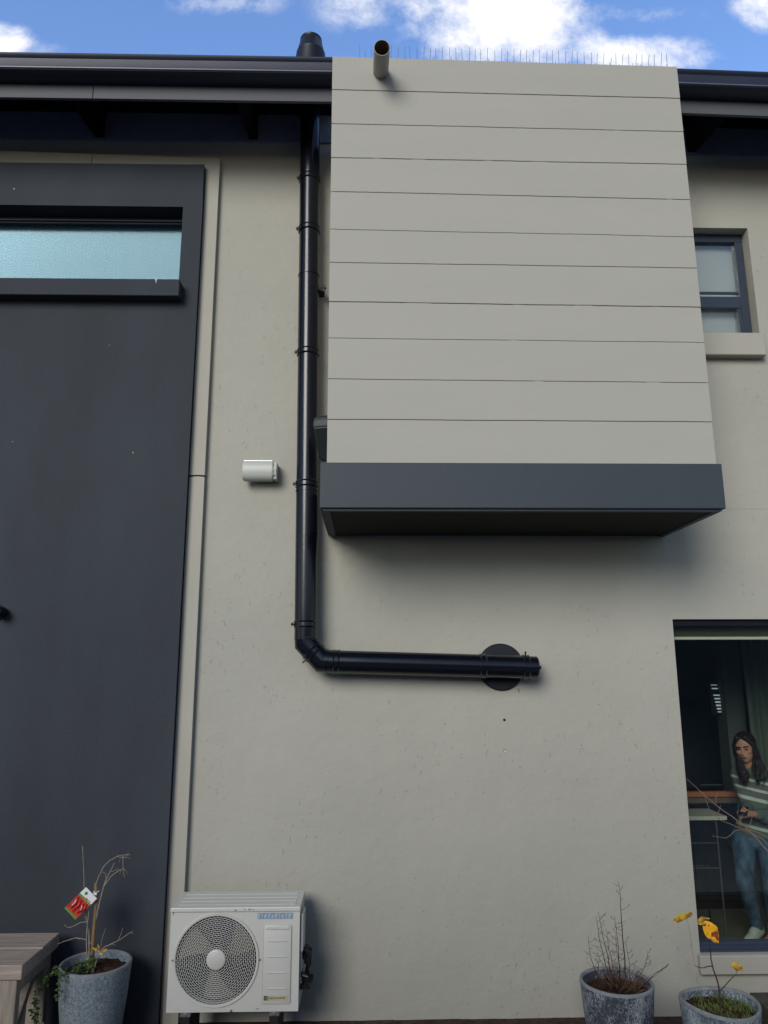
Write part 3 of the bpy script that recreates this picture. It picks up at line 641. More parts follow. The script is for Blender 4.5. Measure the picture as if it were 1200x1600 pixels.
# fan blades
bm = bmesh.new()
for k in range(3):
    a0 = math.radians([-100, 140, 20][k]); rows = []
    for i in range(9):
        r = .05 + (.222 - .05) * i / 8; row = []
        for j in range(9):
            a = a0 + (-.30 - .22 * i / 8 + (.60 + .30 * i / 8) * j / 8) + .35 * i / 8
            row.append(bm.verts.new((fcx + r * math.cos(a), yf + .046 - .028 * j / 8, fcz + r * math.sin(a))))
        rows.append(row)
    for i in range(8):
        for j in range(8): bm.faces.new((rows[i][j], rows[i + 1][j], rows[i + 1][j + 1], rows[i][j + 1]))
lathe(bm, [(0, yf + .012), (.052, yf + .015), (.055, yf + .05)], (fcx, 0, fcz), axis='y', n=32)
fan = obj('fan', bm, 'acfan', AC, smooth=40)
# grille rings with staggered short spokes
bm = bmesh.new(); NR = 17; r_in = .056; r_out = fr - .006; st = (r_out - r_in) / NR
for i in range(NR + 1):
    r = r_in + st * i; n = 72; w_ = .0012
    pr = [(r - w_, yf - .004), (r + w_, yf - .004), (r + w_, yf + .0), (r - w_, yf + .0)]
    lathe(bm, pr, (fcx, 0, fcz), axis='y', n=n, closed=True)
    if i < NR:
        cnt = (20, 32, 44, 56, 64)[min(4, i * 5 // NR)]; ph = (i % 2) * PI / cnt
        for j in range(cnt):
            a = ph + 2 * PI * j / cnt; c_, s_ = math.cos(a), math.sin(a); r0, r1 = r, r + st; hw = .0011
            pts = [(fcx + r0 * c_ - hw * s_, fcz + r0 * s_ + hw * c_), (fcx + r1 * c_ - hw * s_, fcz + r1 * s_ + hw * c_), (fcx + r1 * c_ + hw * s_, fcz + r1 * s_ - hw * c_), (fcx + r0 * c_ + hw * s_, fcz + r0 * s_ - hw * c_)]
            prism(bm, pts, 'y', yf - .003, yf - .0005)
obj('fan_grille', bm, 'offwhite', AC)
bm = bmesh.new(); lathe(bm, [(0, yf - .011), (.048, yf - .010), (.056, yf - .006), (.058, yf + .0)], (fcx, 0, fcz), axis='y', n=40); obj('grille_cap', bm, 'offwhite', AC, smooth=50)
# lid with shallow ribs
bm = bmesh.new(); bx(bm, x0 - .004, x1 + .004, yf - .010, yb + .004, .787, .812, bev=.005, seg=2)
for yy in (-.40, -.33, -.26, -.19): bx(bm, x0 + .03, x1 - .03, yy - .016, yy + .016, .8122, .816, bev=.0015)
obj('lid', bm, 'offwhite', AC)
# service panel
bm = bmesh.new(); bx(bm, -.622, -.455, yf - .008, yf + .001, .287, .712, bev=.007, seg=2); sp_ = obj('service_panel', bm, 'offwhite', AC, smooth=40)
obj('panel_grip', box(-.608, -.468, yf - .013, yf - .0075, .688, .705, bev=.003), 'offwhite', sp_)
for zz in (.367, .452, .537, .622): obj('panel_rib', box(-.598, -.478, yf - .013, yf - .0075, zz, zz + .006, bev=.002), 'offwhite', sp_)
# maker's strip: blue band with indistinct pale lettering
bm = bmesh.new(); bx(bm, -.662, -.450, yf - .002, yf + .0005, .745, .778); strip = obj('name_strip', bm, 'logoblue', AC)
bm = bmesh.new(); xx = -.658
for wd, hh in ((.012, .026), (.007, .026), (.016, .022), (.010, .026), (.012, .018), (.014, .026), (.008, .026), (.013, .020), (.010, .026), (.015, .026)):
    bx(bm, xx, xx + wd * .55, yf - .0028, yf - .0015, .748, .748 + hh); bx(bm, xx + wd * .55, xx + wd, yf - .0028, yf - .0015, .748 + hh * .6, .748 + hh); xx += wd + .009
obj('lettering', bm, 'logopale', strip)
bm = bmesh.new(); bx(bm, -.612, -.470, yf - .0095, yf - .0075, .307, .334); bad = obj('badge', bm, 'badge', AC)
bm = text_mesh('DIGITAL INVERTER', .0145, .0004); bmesh.ops.rotate(bm, verts=bm.verts, cent=(0, 0, 0), matrix=Matrix.Rotation(PI / 2, 3, 'X')); bmesh.ops.scale(bm, verts=bm.verts, vec=(.82, 1, 1)); bmesh.ops.translate(bm, verts=bm.verts, vec=(-.584, yf - .0101, .3155)); obj('lettering', bm, 'ink', bad)
bm = bmesh.new(); prism(bm, [(-.610, .309), (-.588, .309), (-.588, .332), (-.610, .332)], 'y', yf - .0101, yf - .0094)
obj('emblem', bm, 'ink', bad)
bm = text_mesh('D', .020, .0004); bmesh.ops.rotate(bm, verts=bm.verts, cent=(0, 0, 0), matrix=Matrix.Rotation(PI / 2, 3, 'X')); bmesh.ops.translate(bm, verts=bm.verts, vec=(-.605, yf - .0108, .3135)); obj('lettering', bm, 'badge', bad)
for (sx0, sz0) in ((fcx - .255, fcz + .002), (fcx + .256, fcz + .002), (-.802, .256), (-.795, .799)):
    bm = bmesh.new(); lathe(bm, [(0, yf - .0135), (.0055, yf - .0125), (.006, yf + .0)], (sx0, 0, sz0), axis='y', n=10); obj('screw', bm, 'steel', AC)
bm = bmesh.new()
for dx, hh, an in ((0, .014, .3), (.024, .010, 1.2), (.034, .012, .5), (.05, .009, 1.0)):
    bx(bm, -.742 + dx, -.742 + dx + .004 * (1 + an), yf - .0108, yf - .0098, .796, .796 + hh * .8)
obj('scuff_mark', bm, 'rust', AC)
# valve cover and cables on the right side
obj('valve_cover', box(x1 + .001, x1 + .020, -.42, -.27, .55, .76, bev=.008, seg=2), 'offwhite', AC)
obj('side_handle', box(x1 + .001, x1 + .012, -.40, -.28, .39, .545, bev=.005), 'offwhite', AC)
bm = bmesh.new(); rg = random.Random(5)
tube(bm, [(-.40, -.36, .52), (-.375, -.37, .555), (-.350, -.37, .53), (-.352, -.36, .47), (-.375, -.35, .43), (-.392, -.35, .39), (-.375, -.35, .35), (-.36, -.33, .33), (-.36, -.2, .30), (-.36, -.04, .28)], .014, 10)
tube(bm, [(-.40, -.33, .49), (-.368, -.35, .50), (-.345, -.35, .545), (-.365, -.37, .575), (-.385, -.36, .54), (-.37, -.34, .44), (-.355, -.34, .40), (-.378, -.34, .36), (-.40, -.34, .33)], .010, 10)
tube(bm, [(-.40, -.39, .42), (-.36, -.40, .41), (-.365, -.39, .37), (-.39, -.38, .35), (-.355, -.37, .345)], .009, 8)
bx(bm, -.405, -.375, -.40, -.36, .405, .44, bev=.004); bx(bm, -.405, -.37, -.39, -.35, .335, .36, bev=.004)
obj('pipe_and_cable', bm, 'rubber', AC, smooth=40)
bm = bmesh.new(); tube(bm, [(-.385, -.39, .44), (-.378, -.395, .475)], .008, 8); obj('valve', bm, 'steel', AC)
for fx_ in (-1.07, -.55):
    bm = bmesh.new(); bx(bm, fx_ - .032, fx_ + .032, yf + .01, yb - .01, .215, .244, bev=.004); ft = obj('foot', bm, 'steel', AC)
    bm = bmesh.new(); bx(bm, fx_ - .028, fx_ + .028, yf + .02, yb - .02, .0, .2145, bev=.004); obj('foot_block', bm, 'rubber', ft)
    bm = bmesh.new(); lathe(bm, [(.008, .244), (.008, .2455)], (fx_, yf + .03, 0), n=8); bx(bm, fx_ - .01, fx_ + .01, yf + .004, yf + .0095, .222, .238, bev=.002); obj('foot_bolt', bm, 'steel', ft)

# ------------------------------------------------------------------ bench
BN = root('wooden_bench', 'weathered grey timber bench with thick top at the foot of the charcoal panel', 'bench', (-2.5, -.46, 0))
bm = bmesh.new(); bx(bm, -3.4, -1.925, -.455, -.205, .525, .603, bev=.004); bx(bm, -3.4, -1.927, -.712, -.4585, .523, .600, bev=.004); obj('bench_top', bm, 'benchwood', BN)
for lx in (-1.955, -3.25):
    obj('leg', box(lx - .13, lx, -.700, -.640, 0, .5225, bev=.004), 'benchleg', BN)
    obj('leg', box(lx - .11, lx - .005, -.280, -.225, 0, .5225, bev=.004), 'benchleg', BN)
obj('apron', box(-1.995, -1.960, -.6395, -.2805, .44, .5225, bev=.003), 'benchwood', BN)
bm = bmesh.new(); prism(bm, [(-.62, .12), (-.56, .12), (-.30, .44), (-.36, .44)], 'x', -2.045, -2.005); obj('brace', bm, 'benchleg', BN)

# ------------------------------------------------------------------ pots and plants
def soil_bm(c, r, z, amp):
    bm = bmesh.new(); R = 14; n = 40; rows = []
    ctr = bm.verts.new((c[0], c[1], z + amp))
    for i in range(1, R + 1):
        rr = r * i / R; row = []
        for j in range(n):
            a = 2 * PI * j / n; p = Vector((c[0] + rr * math.cos(a), c[1] + rr * math.sin(a), 0))
            row.append(bm.verts.new((p.x, p.y, z + amp * (1 - (i / R) ** 2) + .012 * noise.noise(p * 30) + .006 * noise.noise(p * 80))))
        rows.append(row)
    for j in range(n): bm.faces.new((ctr, rows[0][j], rows[0][(j + 1) % n]))
    for i in range(R - 1):
        for j in range(n): bm.faces.new((rows[i][j], rows[i + 1][j], rows[i + 1][(j + 1) % n], rows[i][(j + 1) % n]))
    return bm
def pot(label, c, z, r, rb, m, rim, lip=.02, soil_d=.05, wav=.0):
    R_ = root('plant_pot', label, 'plant pot', (c[0], c[1], 0), 'potted plants along the wall')
    bm = bmesh.new()
    prof = [(rb, .0), (rb + (r - rb) * .35, z * .28), (rb + (r - rb) * .7, z * .6), (r - .004, z - .045), (r, z - .012)]
    prof2 = [(r - lip, z - .006), (r - lip - .004, z - .03), (r - lip - .015, z - .12), (0.001, z - .12)]
    lathe(bm, prof + [(r - .002, z - .004)] + prof2, (c[0], c[1], 0), n=64)
    if wav:
        for v_ in bm.verts:
            a = math.atan2(v_.co.y - c[1], v_.co.x - c[0]); 
            if v_.co.z > .1: v_.co.z += wav * math.sin(2 * a + 1) * (v_.co.z / z)
            f_ = 1 + wav * .8 * math.sin(3 * a); v_.co.x = c[0] + (v_.co.x - c[0]) * f_; v_.co.y = c[1] + (v_.co.y - c[1]) * f_
    obj('pot_body', bm, m, R_, smooth=35)
    bm = bmesh.new(); lathe(bm, [(r + .0005, z - .012), (r - .001, z - .002), (r - .006, z + .002), (r - lip + .004, z + .002), (r - lip - .001, z - .004), (r - lip - .002, z - .012)], (c[0], c[1], 0), n=64, closed=True)
    if wav:
        for v_ in bm.verts:
            a = math.atan2(v_.co.y - c[1], v_.co.x - c[0]); v_.co.z += wav * math.sin(2 * a + 1) * (v_.co.z / z)
            f_ = 1 + wav * .8 * math.sin(3 * a); v_.co.x = c[0] + (v_.co.x - c[0]) * f_; v_.co.y = c[1] + (v_.co.y - c[1]) * f_
    obj('rim', bm, rim, R_, smooth=40)
    obj('potting_soil', soil_bm(c, r - lip - .006, z - soil_d, .012), 'soil', R_, smooth=True)
    return R_
C1 = (-1.627, -.392); C2 = (1.437, -.61); C3 = (1.959, -.767)
pot('speckled blue grey pot with smooth pale rim beside the wooden bench', C1, .50, .208, .150, 'pot_a', 'pot_rim', .019, .045)
pot('dark lime washed pot holding dry twigs, left of the glass door', C2, .45, .207, .155, 'pot_b', 'pot_rim', .017, .055)
pot('wide pale lime washed pot with grass in it, in front of the glass door', C3, .40, .212, .168, 'pot_c', 'pot_rim', .018, .05, .008)

def twig(bm, pts, r0, r1, n=6, jit=.0, seed=0):
    pts = [Vector(p) for p in pts]; out = []; rg = random.Random(seed)
    # catmull-rom resample
    P = [pts[0] * 2 - pts[1]] + pts + [pts[-1] * 2 - pts[-2]]
    for i in range(1, len(P) - 2):
        for k in range(4):
            t = k / 4; a, b, c, d = P[i - 1], P[i], P[i + 1], P[i + 2]
            out.append(.5 * ((2 * b) + (-a + c) * t + (2 * a - 5 * b + 4 * c - d) * t * t + (-a + 3 * b - 3 * c + d) * t ** 3))
    out.append(pts[-1])
    if jit: out = [out[0]] + [p + Vector((rg.uniform(-jit, jit), rg.uniform(-jit, jit), rg.uniform(-jit, jit))) for p in out[1:-1]] + [out[-1]]
    L_ = len(out); tube(bm, out, [r0 + (r1 - r0) * i / (L_ - 1) for i in range(L_)], n)
    return out
# plant 1: staked sapling
PL = root('staked_shrub', 'bare young shrub tied to a bamboo cane in the speckled pot', 'shrub', (-1.65, -.39, .46))
y = -.39
bm = bmesh.new(); tube(bm, [(-1.648, y, .44), (-1.654, y, .62), (-1.653, y + .005, .80), (-1.663, y, .938)], [.0115, .011, .0105, .009], 10); obj('cane', bm, 'stake', PL, smooth=True)
bm = bmesh.new()
twig(bm, [(-1.668, y, .45), (-1.675, y, .60), (-1.70, y + .01, .72), (-1.712, y, .80), (-1.738, y, .97), (-1.76, y, 1.148)], 0.00607, 0.00180, jit=.002, seed=1)
twig(bm, [(-1.672, y, .58), (-1.685, y, .68), (-1.70, y, .73), (-1.716, y, .75)], 0.00405, 0.00225)
twig(bm, [(-1.67, y, .47), (-1.69, y - .01, .62), (-1.688, y - .01, .80)], 0.00405, 0.00300)
obj('stem', bm, 'twig', PL, smooth=True)
bm = bmesh.new()
twig(bm, [(-1.658, y, .92), (-1.652, y, .96), (-1.62, y, 1.03), (-1.57, y, 1.075), (-1.505, y, 1.094), (-1.462, y, 1.094)], 0.00405, 0.00150, jit=.002, seed=2)
twig(bm, [(-1.51, y, 1.09), (-1.505, y, 1.05), (-1.502, y, 1.01), (-1.49, y, .965)], 0.00270, 0.00150)
for e in ((-1.475, 1.0), (-1.47, .98), (-1.52, .985)): twig(bm, [(-1.503, y, 1.02), ((-1.503 + e[0]) / 2, y - .01, 1.012), (e[0], y, e[1])], 0.00176, 0.00090, 5)
for e in ((-1.53, 1.05), (-1.545, 1.10), (-1.46, 1.075), (-1.475, 1.11)): twig(bm, [(-1.515, y, 1.085), ((-1.515 + e[0]) / 2, y, 1.08), (e[0], y, e[1])], 0.00162, 0.00090, 5)
obj('arching_branch', bm, 'twig', PL, smooth=True)
bm = bmesh.new()
twig(bm, [(-1.652, y, .60), (-1.645, y, .74), (-1.63, y, .82), (-1.612, y, .925), (-1.585, y, .99), (-1.558, y, 1.05)], 0.00607, 0.00270, jit=.002, seed=3)
twig(bm, [(-1.612, y, .915), (-1.575, y, .97), (-1.53, y, 1.005), (-1.505, y, 1.01)], 0.00378, 0.00225, jit=.002, seed=4)
twig(bm, [(-1.60, y, .955), (-1.61, y, .99), (-1.635, y, 1.0)], 0.00203, 0.00120)
twig(bm, [(-1.575, y, 1.0), (-1.545, y, 1.01), (-1.53, y, 1.02)], 0.00203, 0.00120)
twig(bm, [(-1.638, y, .79), (-1.648, y, .86)], 0.00203, 0.00120)
obj('branch', bm, 'twig', PL, smooth=True)
bm = bmesh.new()
twig(bm, [(-1.665, y, .60), (-1.71, y, .625), (-1.77, y, .63), (-1.82, y, .615), (-1.86, y - .01, .605)], 0.00405, 0.00150, jit=.002, seed=5)
twig(bm, [(-1.69, y, .72), (-1.74, y, .715), (-1.80, y, .688), (-1.835, y, .705)], 0.00338, 0.00150, jit=.002, seed=6)
twig(bm, [(-1.79, y, .692), (-1.815, y, .69)], 0.00203, 0.00120)
obj('low_branch', bm, 'twig', PL, smooth=True)
bm = bmesh.new()
twig(bm, [(-1.625, y - .05, .47), (-1.585, y - .05, .575), (-1.545, y - .05, .605), (-1.48, y - .05, .635), (-1.43, y - .05, .668), (-1.40, y - .05, .672)], 0.00473, 0.00150, jit=.002, seed=7)
twig(bm, [(-1.49, y - .05, .632), (-1.475, y - .05, .665), (-1.465, y - .05, .70)], 0.00243, 0.00120)
twig(bm, [(-1.59, y - .05, .57), (-1.585, y - .05, .64), (-1.568, y - .05, .70)], 0.00203, 0.00105)
twig(bm, [(-1.43, y - .05, .667), (-1.40, y - .05, .685)], 0.00162, 0.00090); twig(bm, [(-1.53, y - .05, .612), (-1.50, y - .05, .605)], 0.00162, 0.00090)
obj('low_branch', bm, 'twig', PL, smooth=True)
bm = bmesh.new(); bx(bm, -1.672, -1.648, y - .014, y - .010, .872, .884); tube(bm, [(-1.672, y, .89), (-1.655, y - .013, .882), (-1.640, y, .892)], .003, 6); obj('tie', bm, 'white', PL)
# faded leaves
def leafblade(bm, base, tip, width, nrm, curl=.2, lob=0.0):
    base, tip = Vector(base), Vector(tip); d = tip - base; L_ = d.length; d.normalize(); s = d.cross(Vector(nrm)).normalized(); nn = s.cross(d)
    rows = []; K = 10
    for i in range(K + 1):
        t = i / K; wdt = width * math.sin(PI * min(1, t * .97 + .03)) ** .75 * (1 + lob * math.sin(t * 17)) * (1.15 - .35 * t) / 2
        rows.append([bm.verts.new(base + d * L_ * t + s * wdt * q + nn * (abs(q) * wdt * .35 - curl * L_ * (t - .5) ** 2 + .04 * L_ * math.sin(t * 9 + q * 2))) for q in (-1, -.5, 0, .5, 1)])
    for i in range(K):
        for j in range(4): bm.faces.new((rows[i][j], rows[i][j + 1], rows[i + 1][j + 1], rows[i + 1][j]))
bm = bmesh.new()
for b_, t_ in (((-1.60, y - .06, .585), (-1.635, y - .07, .60)), ((-1.59, y - .06, .58), (-1.605, y - .06, .615)), ((-1.575, y - .06, .575), (-1.545, y - .07, .595)), ((-1.595, y - .06, .575), (-1.57, y - .07, .56))): leafblade(bm, b_, t_, .014, (0, -1, .2))
obj('dry_leaf', bm, 'leafyellow2', PL, smooth=True)
# hanging label card
TL, TR, BL = Vector((-1.711, y - .025, .921)), Vector((-1.640, y - .025, .856)), Vector((-1.825, y - .045, .811))
ux = (TR - TL); uy = (BL - TL); nn = ux.cross(uy).normalized()
if nn.y > 0: nn = -nn
def quadbox(bm, a0, a1, b0, b1, off, th):
    P = [TL + ux * a + uy * b for a, b in ((a0, b0), (a1, b0), (a1, b1), (a0, b1))]
    A = [bm.verts.new(p + nn * off) for p in P]; B_ = [bm.verts.new(p + nn * (off + th)) for p in P]
    bm.faces.new(A); bm.faces.new(B_[::-1])
    for i in range(4): bm.faces.new((A[i], A[(i + 1) % 4], B_[(i + 1) % 4], B_[i]))
PT = root('plant_label', 'small tilted card with red chilli picture hanging on the bare shrub', 'plant label', tuple(TL))
bm = bmesh.new(); quadbox(bm, 0, 1, 0, 1, 0, .0008); obj('card', bm, 'white', PT)
bm = bmesh.new(); quadbox(bm, 0.0, 1, .34, .93, .0010, .0005); obj('picture', bm, 'reddark', PT)
bm = bmesh.new(); quadbox(bm, 0.0, 1, .93, 1, .0010, .0005); quadbox(bm, .0, 1, .28, .335, .0010, .0005); obj('colour_band', bm, 'cardgreen', PT)
bm = bmesh.new()
def onc(a, b, o=.003): return TL + ux * a + uy * b + nn * o
for k, (a0, b0, a1, b1) in enumerate(((.12, .42, .30, .85), (.38, .40, .50, .88), (.62, .44, .80, .80), (.78, .38, .92, .70))):
    tube(bm, [onc(a0, b0), onc((a0 + a1) / 2 + .08, (b0 + b1) / 2), onc(a1, b1)], [.007, .009, .003], 8)
obj('chilli_picture', bm, 'red', PT, smooth=True)
bm = bmesh.new()
tube(bm, [onc(.14, .50, .009), onc(.22, .64, .010), onc(.22, .74, .009)], .0022, 6); tube(bm, [onc(.66, .50, .009), onc(.78, .58, .011), onc(.80, .66, .009)], .0022, 6); obj('highlight', bm, 'white', PT)
bm = bmesh.new()
for i in range(10):
    a = 2 * PI * i / 10; c_ = onc(.30, .14, .0012)
e1 = ux.normalized(); e2 = uy.normalized(); c_ = onc(.30, .14, .0012); vs = [bm.verts.new(c_ + (e1 * math.cos(2 * PI * i / 20) + e2 * math.sin(2 * PI * i / 20)) * (.011 if i % 2 else .0085)) for i in range(20)]; bm.faces.new(vs)
obj('emblem', bm, 'logogreen', PT)
bm = bmesh.new(); quadbox(bm, .50, .90, .235, .262, .0010, .0003); quadbox(bm, .2, .66, .265, .276, .0010, .0003); obj('lettering', bm, 'red', PT)
# trailing vine
VN = root('trailing_vine', 'small green leafy vine spilling over the left side of the speckled pot', 'vine', (-1.74, -.45, .46))
bm = bmesh.new(); lb = bmesh.new(); rg = random.Random(9)
runs = [[(-1.66, -.42, .47), (-1.74, -.52, .49), (-1.81, -.56, .50), (-1.865, -.55, .44), (-1.90, -.56, .35), (-1.885, -.56, .26), (-1.87, -.56, .15), (-1.86, -.56, .05)],
        [(-1.68, -.40, .47), (-1.76, -.48, .495), (-1.845, -.50, .48), (-1.90, -.52, .39), (-1.905, -.52, .29), (-1.90, -.52, .18), (-1.91, -.52, .08)],
        [(-1.70, -.44, .46), (-1.73, -.54, .49), (-1.745, -.598, .505), (-1.752, -.603, .44), (-1.755, -.602, .38)],
        [(-1.62, -.42, .46), (-1.63, -.45, .50), (-1.625, -.46, .55)], [(-1.66, -.45, .46), (-1.68, -.50, .50), (-1.70, -.54, .51)],
        [(-1.78, -.44, .47), (-1.82, -.47, .50), (-1.87, -.48, .47), (-1.885, -.50, .41)], [(-1.74, -.36, .46), (-1.71, -.38, .49), (-1.66, -.40, .50), (-1.63, -.42, .53)],
        [(-1.89, -.55, .30), (-1.85, -.585, .25), (-1.81, -.60, .22), (-1.79, -.605, .19)]]
for i, r_ in enumerate(runs):
    out = twig(bm, r_, .0022, .0010, 5, .004, i)
    for p in out:
        for k in range(3):
            a = rg.uniform(0, 2 * PI); d_ = Vector((math.cos(a), -abs(math.sin(a)) * .8 - .1, rg.uniform(-.5, .6))).normalized(); l_ = rg.uniform(.012, .026); q0 = p + Vector((rg.uniform(-.014, .014), rg.uniform(-.012, .006), rg.uniform(-.012, .014)))
            leafblade(lb, q0, q0 + d_ * l_, l_ * .75, (rg.uniform(-.6, .6), -.6, 1), .1)
obj('vine_stem', bm, 'twigdark', VN, smooth=True)
o = obj('foliage', lb, 'leafgreen', VN, smooth=True); o['kind'] = 'stuff'

# plant 2: dry twiggy shrub
T2 = root('dry_shrub', 'clump of bare brown twigs growing in the dark lime washed pot', 'shrub', (1.44, -.61, .41))
rg = random.Random(21); y = -.61
mains = [([(1.49, y, .41), (1.493, y, .60), (1.488, y, .75), (1.49, y + .0, .88), (1.484, y, .975)], .0042),
         ([(1.36, y - .03, .41), (1.31, y - .05, .50), (1.285, y - .05, .58), (1.272, y - .05, .70)], .0028),
         ([(1.41, y, .41), (1.38, y, .53), (1.355, y, .66), (1.34, y, .79)], .0032), ([(1.40, y - .03, .41), (1.395, y - .02, .55), (1.375, y, .68), (1.355, y, .815)], .0034),
         ([(1.45, y, .41), (1.46, y, .55), (1.455, y, .70), (1.448, y, .79)], .003), ([(1.44, y + .03, .41), (1.43, y + .03, .52), (1.41, y + .02, .62), (1.40, y + .02, .72)], .0024),
         ([(1.51, y - .02, .41), (1.56, y - .03, .48), (1.60, y - .04, .55), (1.62, y - .04, .62)], .0026), ([(1.53, y - .02, .41), (1.60, y - .06, .47), (1.66, y - .07, .52), (1.71, y - .07, .545)], .0026),
         ([(1.48, y + .04, .41), (1.47, y + .05, .55), (1.465, y + .05, .68)], .0024), ([(1.34, y, .41), (1.33, y, .48), (1.345, y, .56), (1.335, y, .60)], .002),
         ([(1.43, y - .05, .41), (1.42, y - .07, .50), (1.425, y - .08, .58)], .0024), ([(1.52, y + .02, .41), (1.53, y + .03, .52), (1.515, y + .03, .64)], .0022)]
for i, (pts, r_) in enumerate(mains):
    bm = bmesh.new(); out = twig(bm, pts, r_, .0009, 6, .0025, i)
    for k in range(2, len(out) - 1):
        if rg.random() < .8:
            p = out[k]; s_ = rg.choice((-1, 1)); l_ = rg.uniform(.012, .045) * (1.6 if rg.random() < .15 else 1)
            e = p + Vector((s_ * l_, rg.uniform(-.02, .02), l_ * rg.uniform(.2, .9))); tube(bm, [p, (p + e) / 2 + Vector((0, 0, -.003)), e], [.0012, .001, .0006], 4)
            if rg.random() < .5:
                e2_ = e + Vector((s_ * .006, 0, .012)); tube(bm, [e, e2_], [.002, .0009], 4)
    obj('twig', bm, 'twigdark', T2, smooth=True)
bm = bmesh.new()
for i in range(70):
    a = rg.uniform(0, 2 * PI); r_ = rg.uniform(.01, .10); p = Vector((1.45 + r_ * math.cos(a), y - .02 + r_ * math.sin(a) * .8, .40)); dv = Vector((math.cos(a) * .06 + rg.uniform(-.04, .04), math.sin(a) * .04 - .02, rg.uniform(.03, .14)))
    tube(bm, [p, p + dv * .6 + Vector((0, 0, .01)), p + dv], [.0022, .0018, .0008], 4)
obj('dry_stalk', bm, 'straw', T2, smooth=True)['kind'] = 'stuff'

# plant 3: sapling with the last yellow leaves
T3 = root('yellow_leaf_sapling', 'thin sapling with a few yellow autumn leaves in the wide pale pot', 'sapling', (1.96, -.77, .35)); y = -.77
bm = bmesh.new(); twig(bm, [(1.968, y, .345), (1.961, y, .42), (1.957, y, .50), (1.935, y, .58), (1.932, y, .645)], .0058, .0032, 8, .0015, 1); tube(bm, [(1.932, y, .643), (1.930, y - .002, .70), (1.925, y - .004, .755)], [.0022, .0013, .0009], 6); obj('stem', bm, 'twigdark', T3, smooth=True)
bm = bmesh.new(); twig(bm, [(1.940, y, .575), (1.91, y - .01, .58), (1.87, y - .01, .572), (1.833, y - .01, .583)], .0032, .0018, 6); obj('branch', bm, 'twigdark', T3, smooth=True)
bm = bmesh.new(); twig(bm, [(1.962, y, .45), (1.985, y - .01, .475), (2.03, y - .01, .515), (2.062, y - .01, .54)], .0036, .0018, 6); tube(bm, [(2.062, y - .01, .54), (2.066, y - .012, .565)], [.0012, .0008], 5); tube(bm, [(1.968, y, .455), (1.985, y, .452)], .0015, 5); obj('branch', bm, 'twigdark', T3, smooth=True)
bm = bmesh.new(); twig(bm, [(1.833, y - .01, .583), (1.822, y - .015, .68), (1.815, y - .015, .78), (1.80, y - .012, .838)], .0007, .0005, 5); obj('leaf_stalk', bm, 'twigdark', T3, smooth=True)
bm = bmesh.new(); leafblade(bm, (1.842, y - .01, .852), (1.716, y - .03, .812), .045, (0, -.6, 1), .1, .12); obj('leaf', bm, 'leafyellow2', T3, smooth=True, label='drooping yellow and brown leaf')
bm = bmesh.new(); leafblade(bm, (1.905, y - .005, .808), (1.972, y - .02, .700), .082, (0.1, -1, .1), .05, .05); tube(bm, [(1.925, y - .004, .755), (1.915, y - .006, .79), (1.905, y - .005, .808)], .0015, 5); obj('leaf', bm, 'leafyellow', T3, smooth=True, label='large orange yellow leaf with brown edge')
bm = bmesh.new(); leafblade(bm, (1.868, y - .005, .815), (1.935, y - .02, .832), .022, (0, -.7, 1), .5, .1); leafblade(bm, (1.865, y - .005, .80), (1.91, y - .03, .805), .02, (0, -1, .5), .3); obj('leaf', bm, 'leafyellow2', T3, smooth=True)
bm = bmesh.new(); leafblade(bm, (2.036, y - .012, .590), (2.098, y - .03, .565), .044, (.1, -1, .5), .1, .15); obj('leaf', bm, 'leafyellow2', T3, smooth=True, label='small yellow leaf over the rim')
bm = bmesh.new(); rg = random.Random(4)
for i in range(900):
    a = rg.uniform(0, 2 * PI); r_ = .17 * math.sqrt(rg.random()); px_, py_ = C3[0] + .02 + r_ * math.cos(a), C3[1] + r_ * math.sin(a)
    if noise.noise(Vector((px_ * 14, py_ * 14, 2))) < -.05: continue
    h = rg.uniform(.012, .04); dx, dy = rg.uniform(-.02, .02), rg.uniform(-.02, .015); z_ = .352
    v0 = bm.verts.new((px_ - .0018, py_, z_)); v1 = bm.verts.new((px_ + .0018, py_, z_)); v2 = bm.verts.new((px_ + dx * .5 + .0012, py_ + dy * .5, z_ + h * .7)); v3 = bm.verts.new((px_ + dx, py_ + dy, z_ + h))
    bm.faces.new((v0, v1, v2)); bm.faces.new((v0, v2, v3))
o = obj('grass', bm, 'grass'); o['kind'] = 'stuff'; o['label'] = 'short green grass growing in the wide pale pot'; o['category'] = 'grass'

# bare branches arching in front of the glass door (their plant stands right of the frame)
T4 = root('arching_shrub', 'leafless pinkish branches arching across the glass door from the right', 'shrub', (2.95, -.42, 0)); y = -.35
for i, (pts, r_) in enumerate([([(2.95, -.42, .02), (2.86, -.40, .5), (2.70, -.37, .87), (2.533, y, 1.078), (2.40, y, 1.225), (2.232, y, 1.352), (2.12, y, 1.452), (2.052, y, 1.515)], .0055),
                      ([(2.95, -.42, .1), (2.82, y, .75), (2.60, y, 1.10), (2.47, y, 1.19), (2.346, y, 1.225), (2.24, y, 1.27), (2.185, y, 1.33), (2.16, y, 1.41)], .0028),
                      ([(2.93, -.42, .2), (2.80, y, .80), (2.62, y, 1.02), (2.50, y, 1.15), (2.362, y, 1.208), (2.27, y, 1.16), (2.186, y, 1.171)], .0024),
                      ([(2.95, -.42, .1), (2.85, y, .55), (2.72, y, .86), (2.60, y, .93), (2.52, y, .985)], .003)]):
    bm = bmesh.new(); out = twig(bm, pts, r_, .0011, 6, .003, i + 30)
    for k in (-9, -14):
        if len(out) + k > 12: e = out[k] + Vector((.02, 0, .09)); tube(bm, [out[k], (out[k] + e) / 2 + Vector((-.01, 0, 0)), e], [.0018, .0014, .0007], 5)
    obj('branch', bm, 'twigpink', T4, smooth=True)

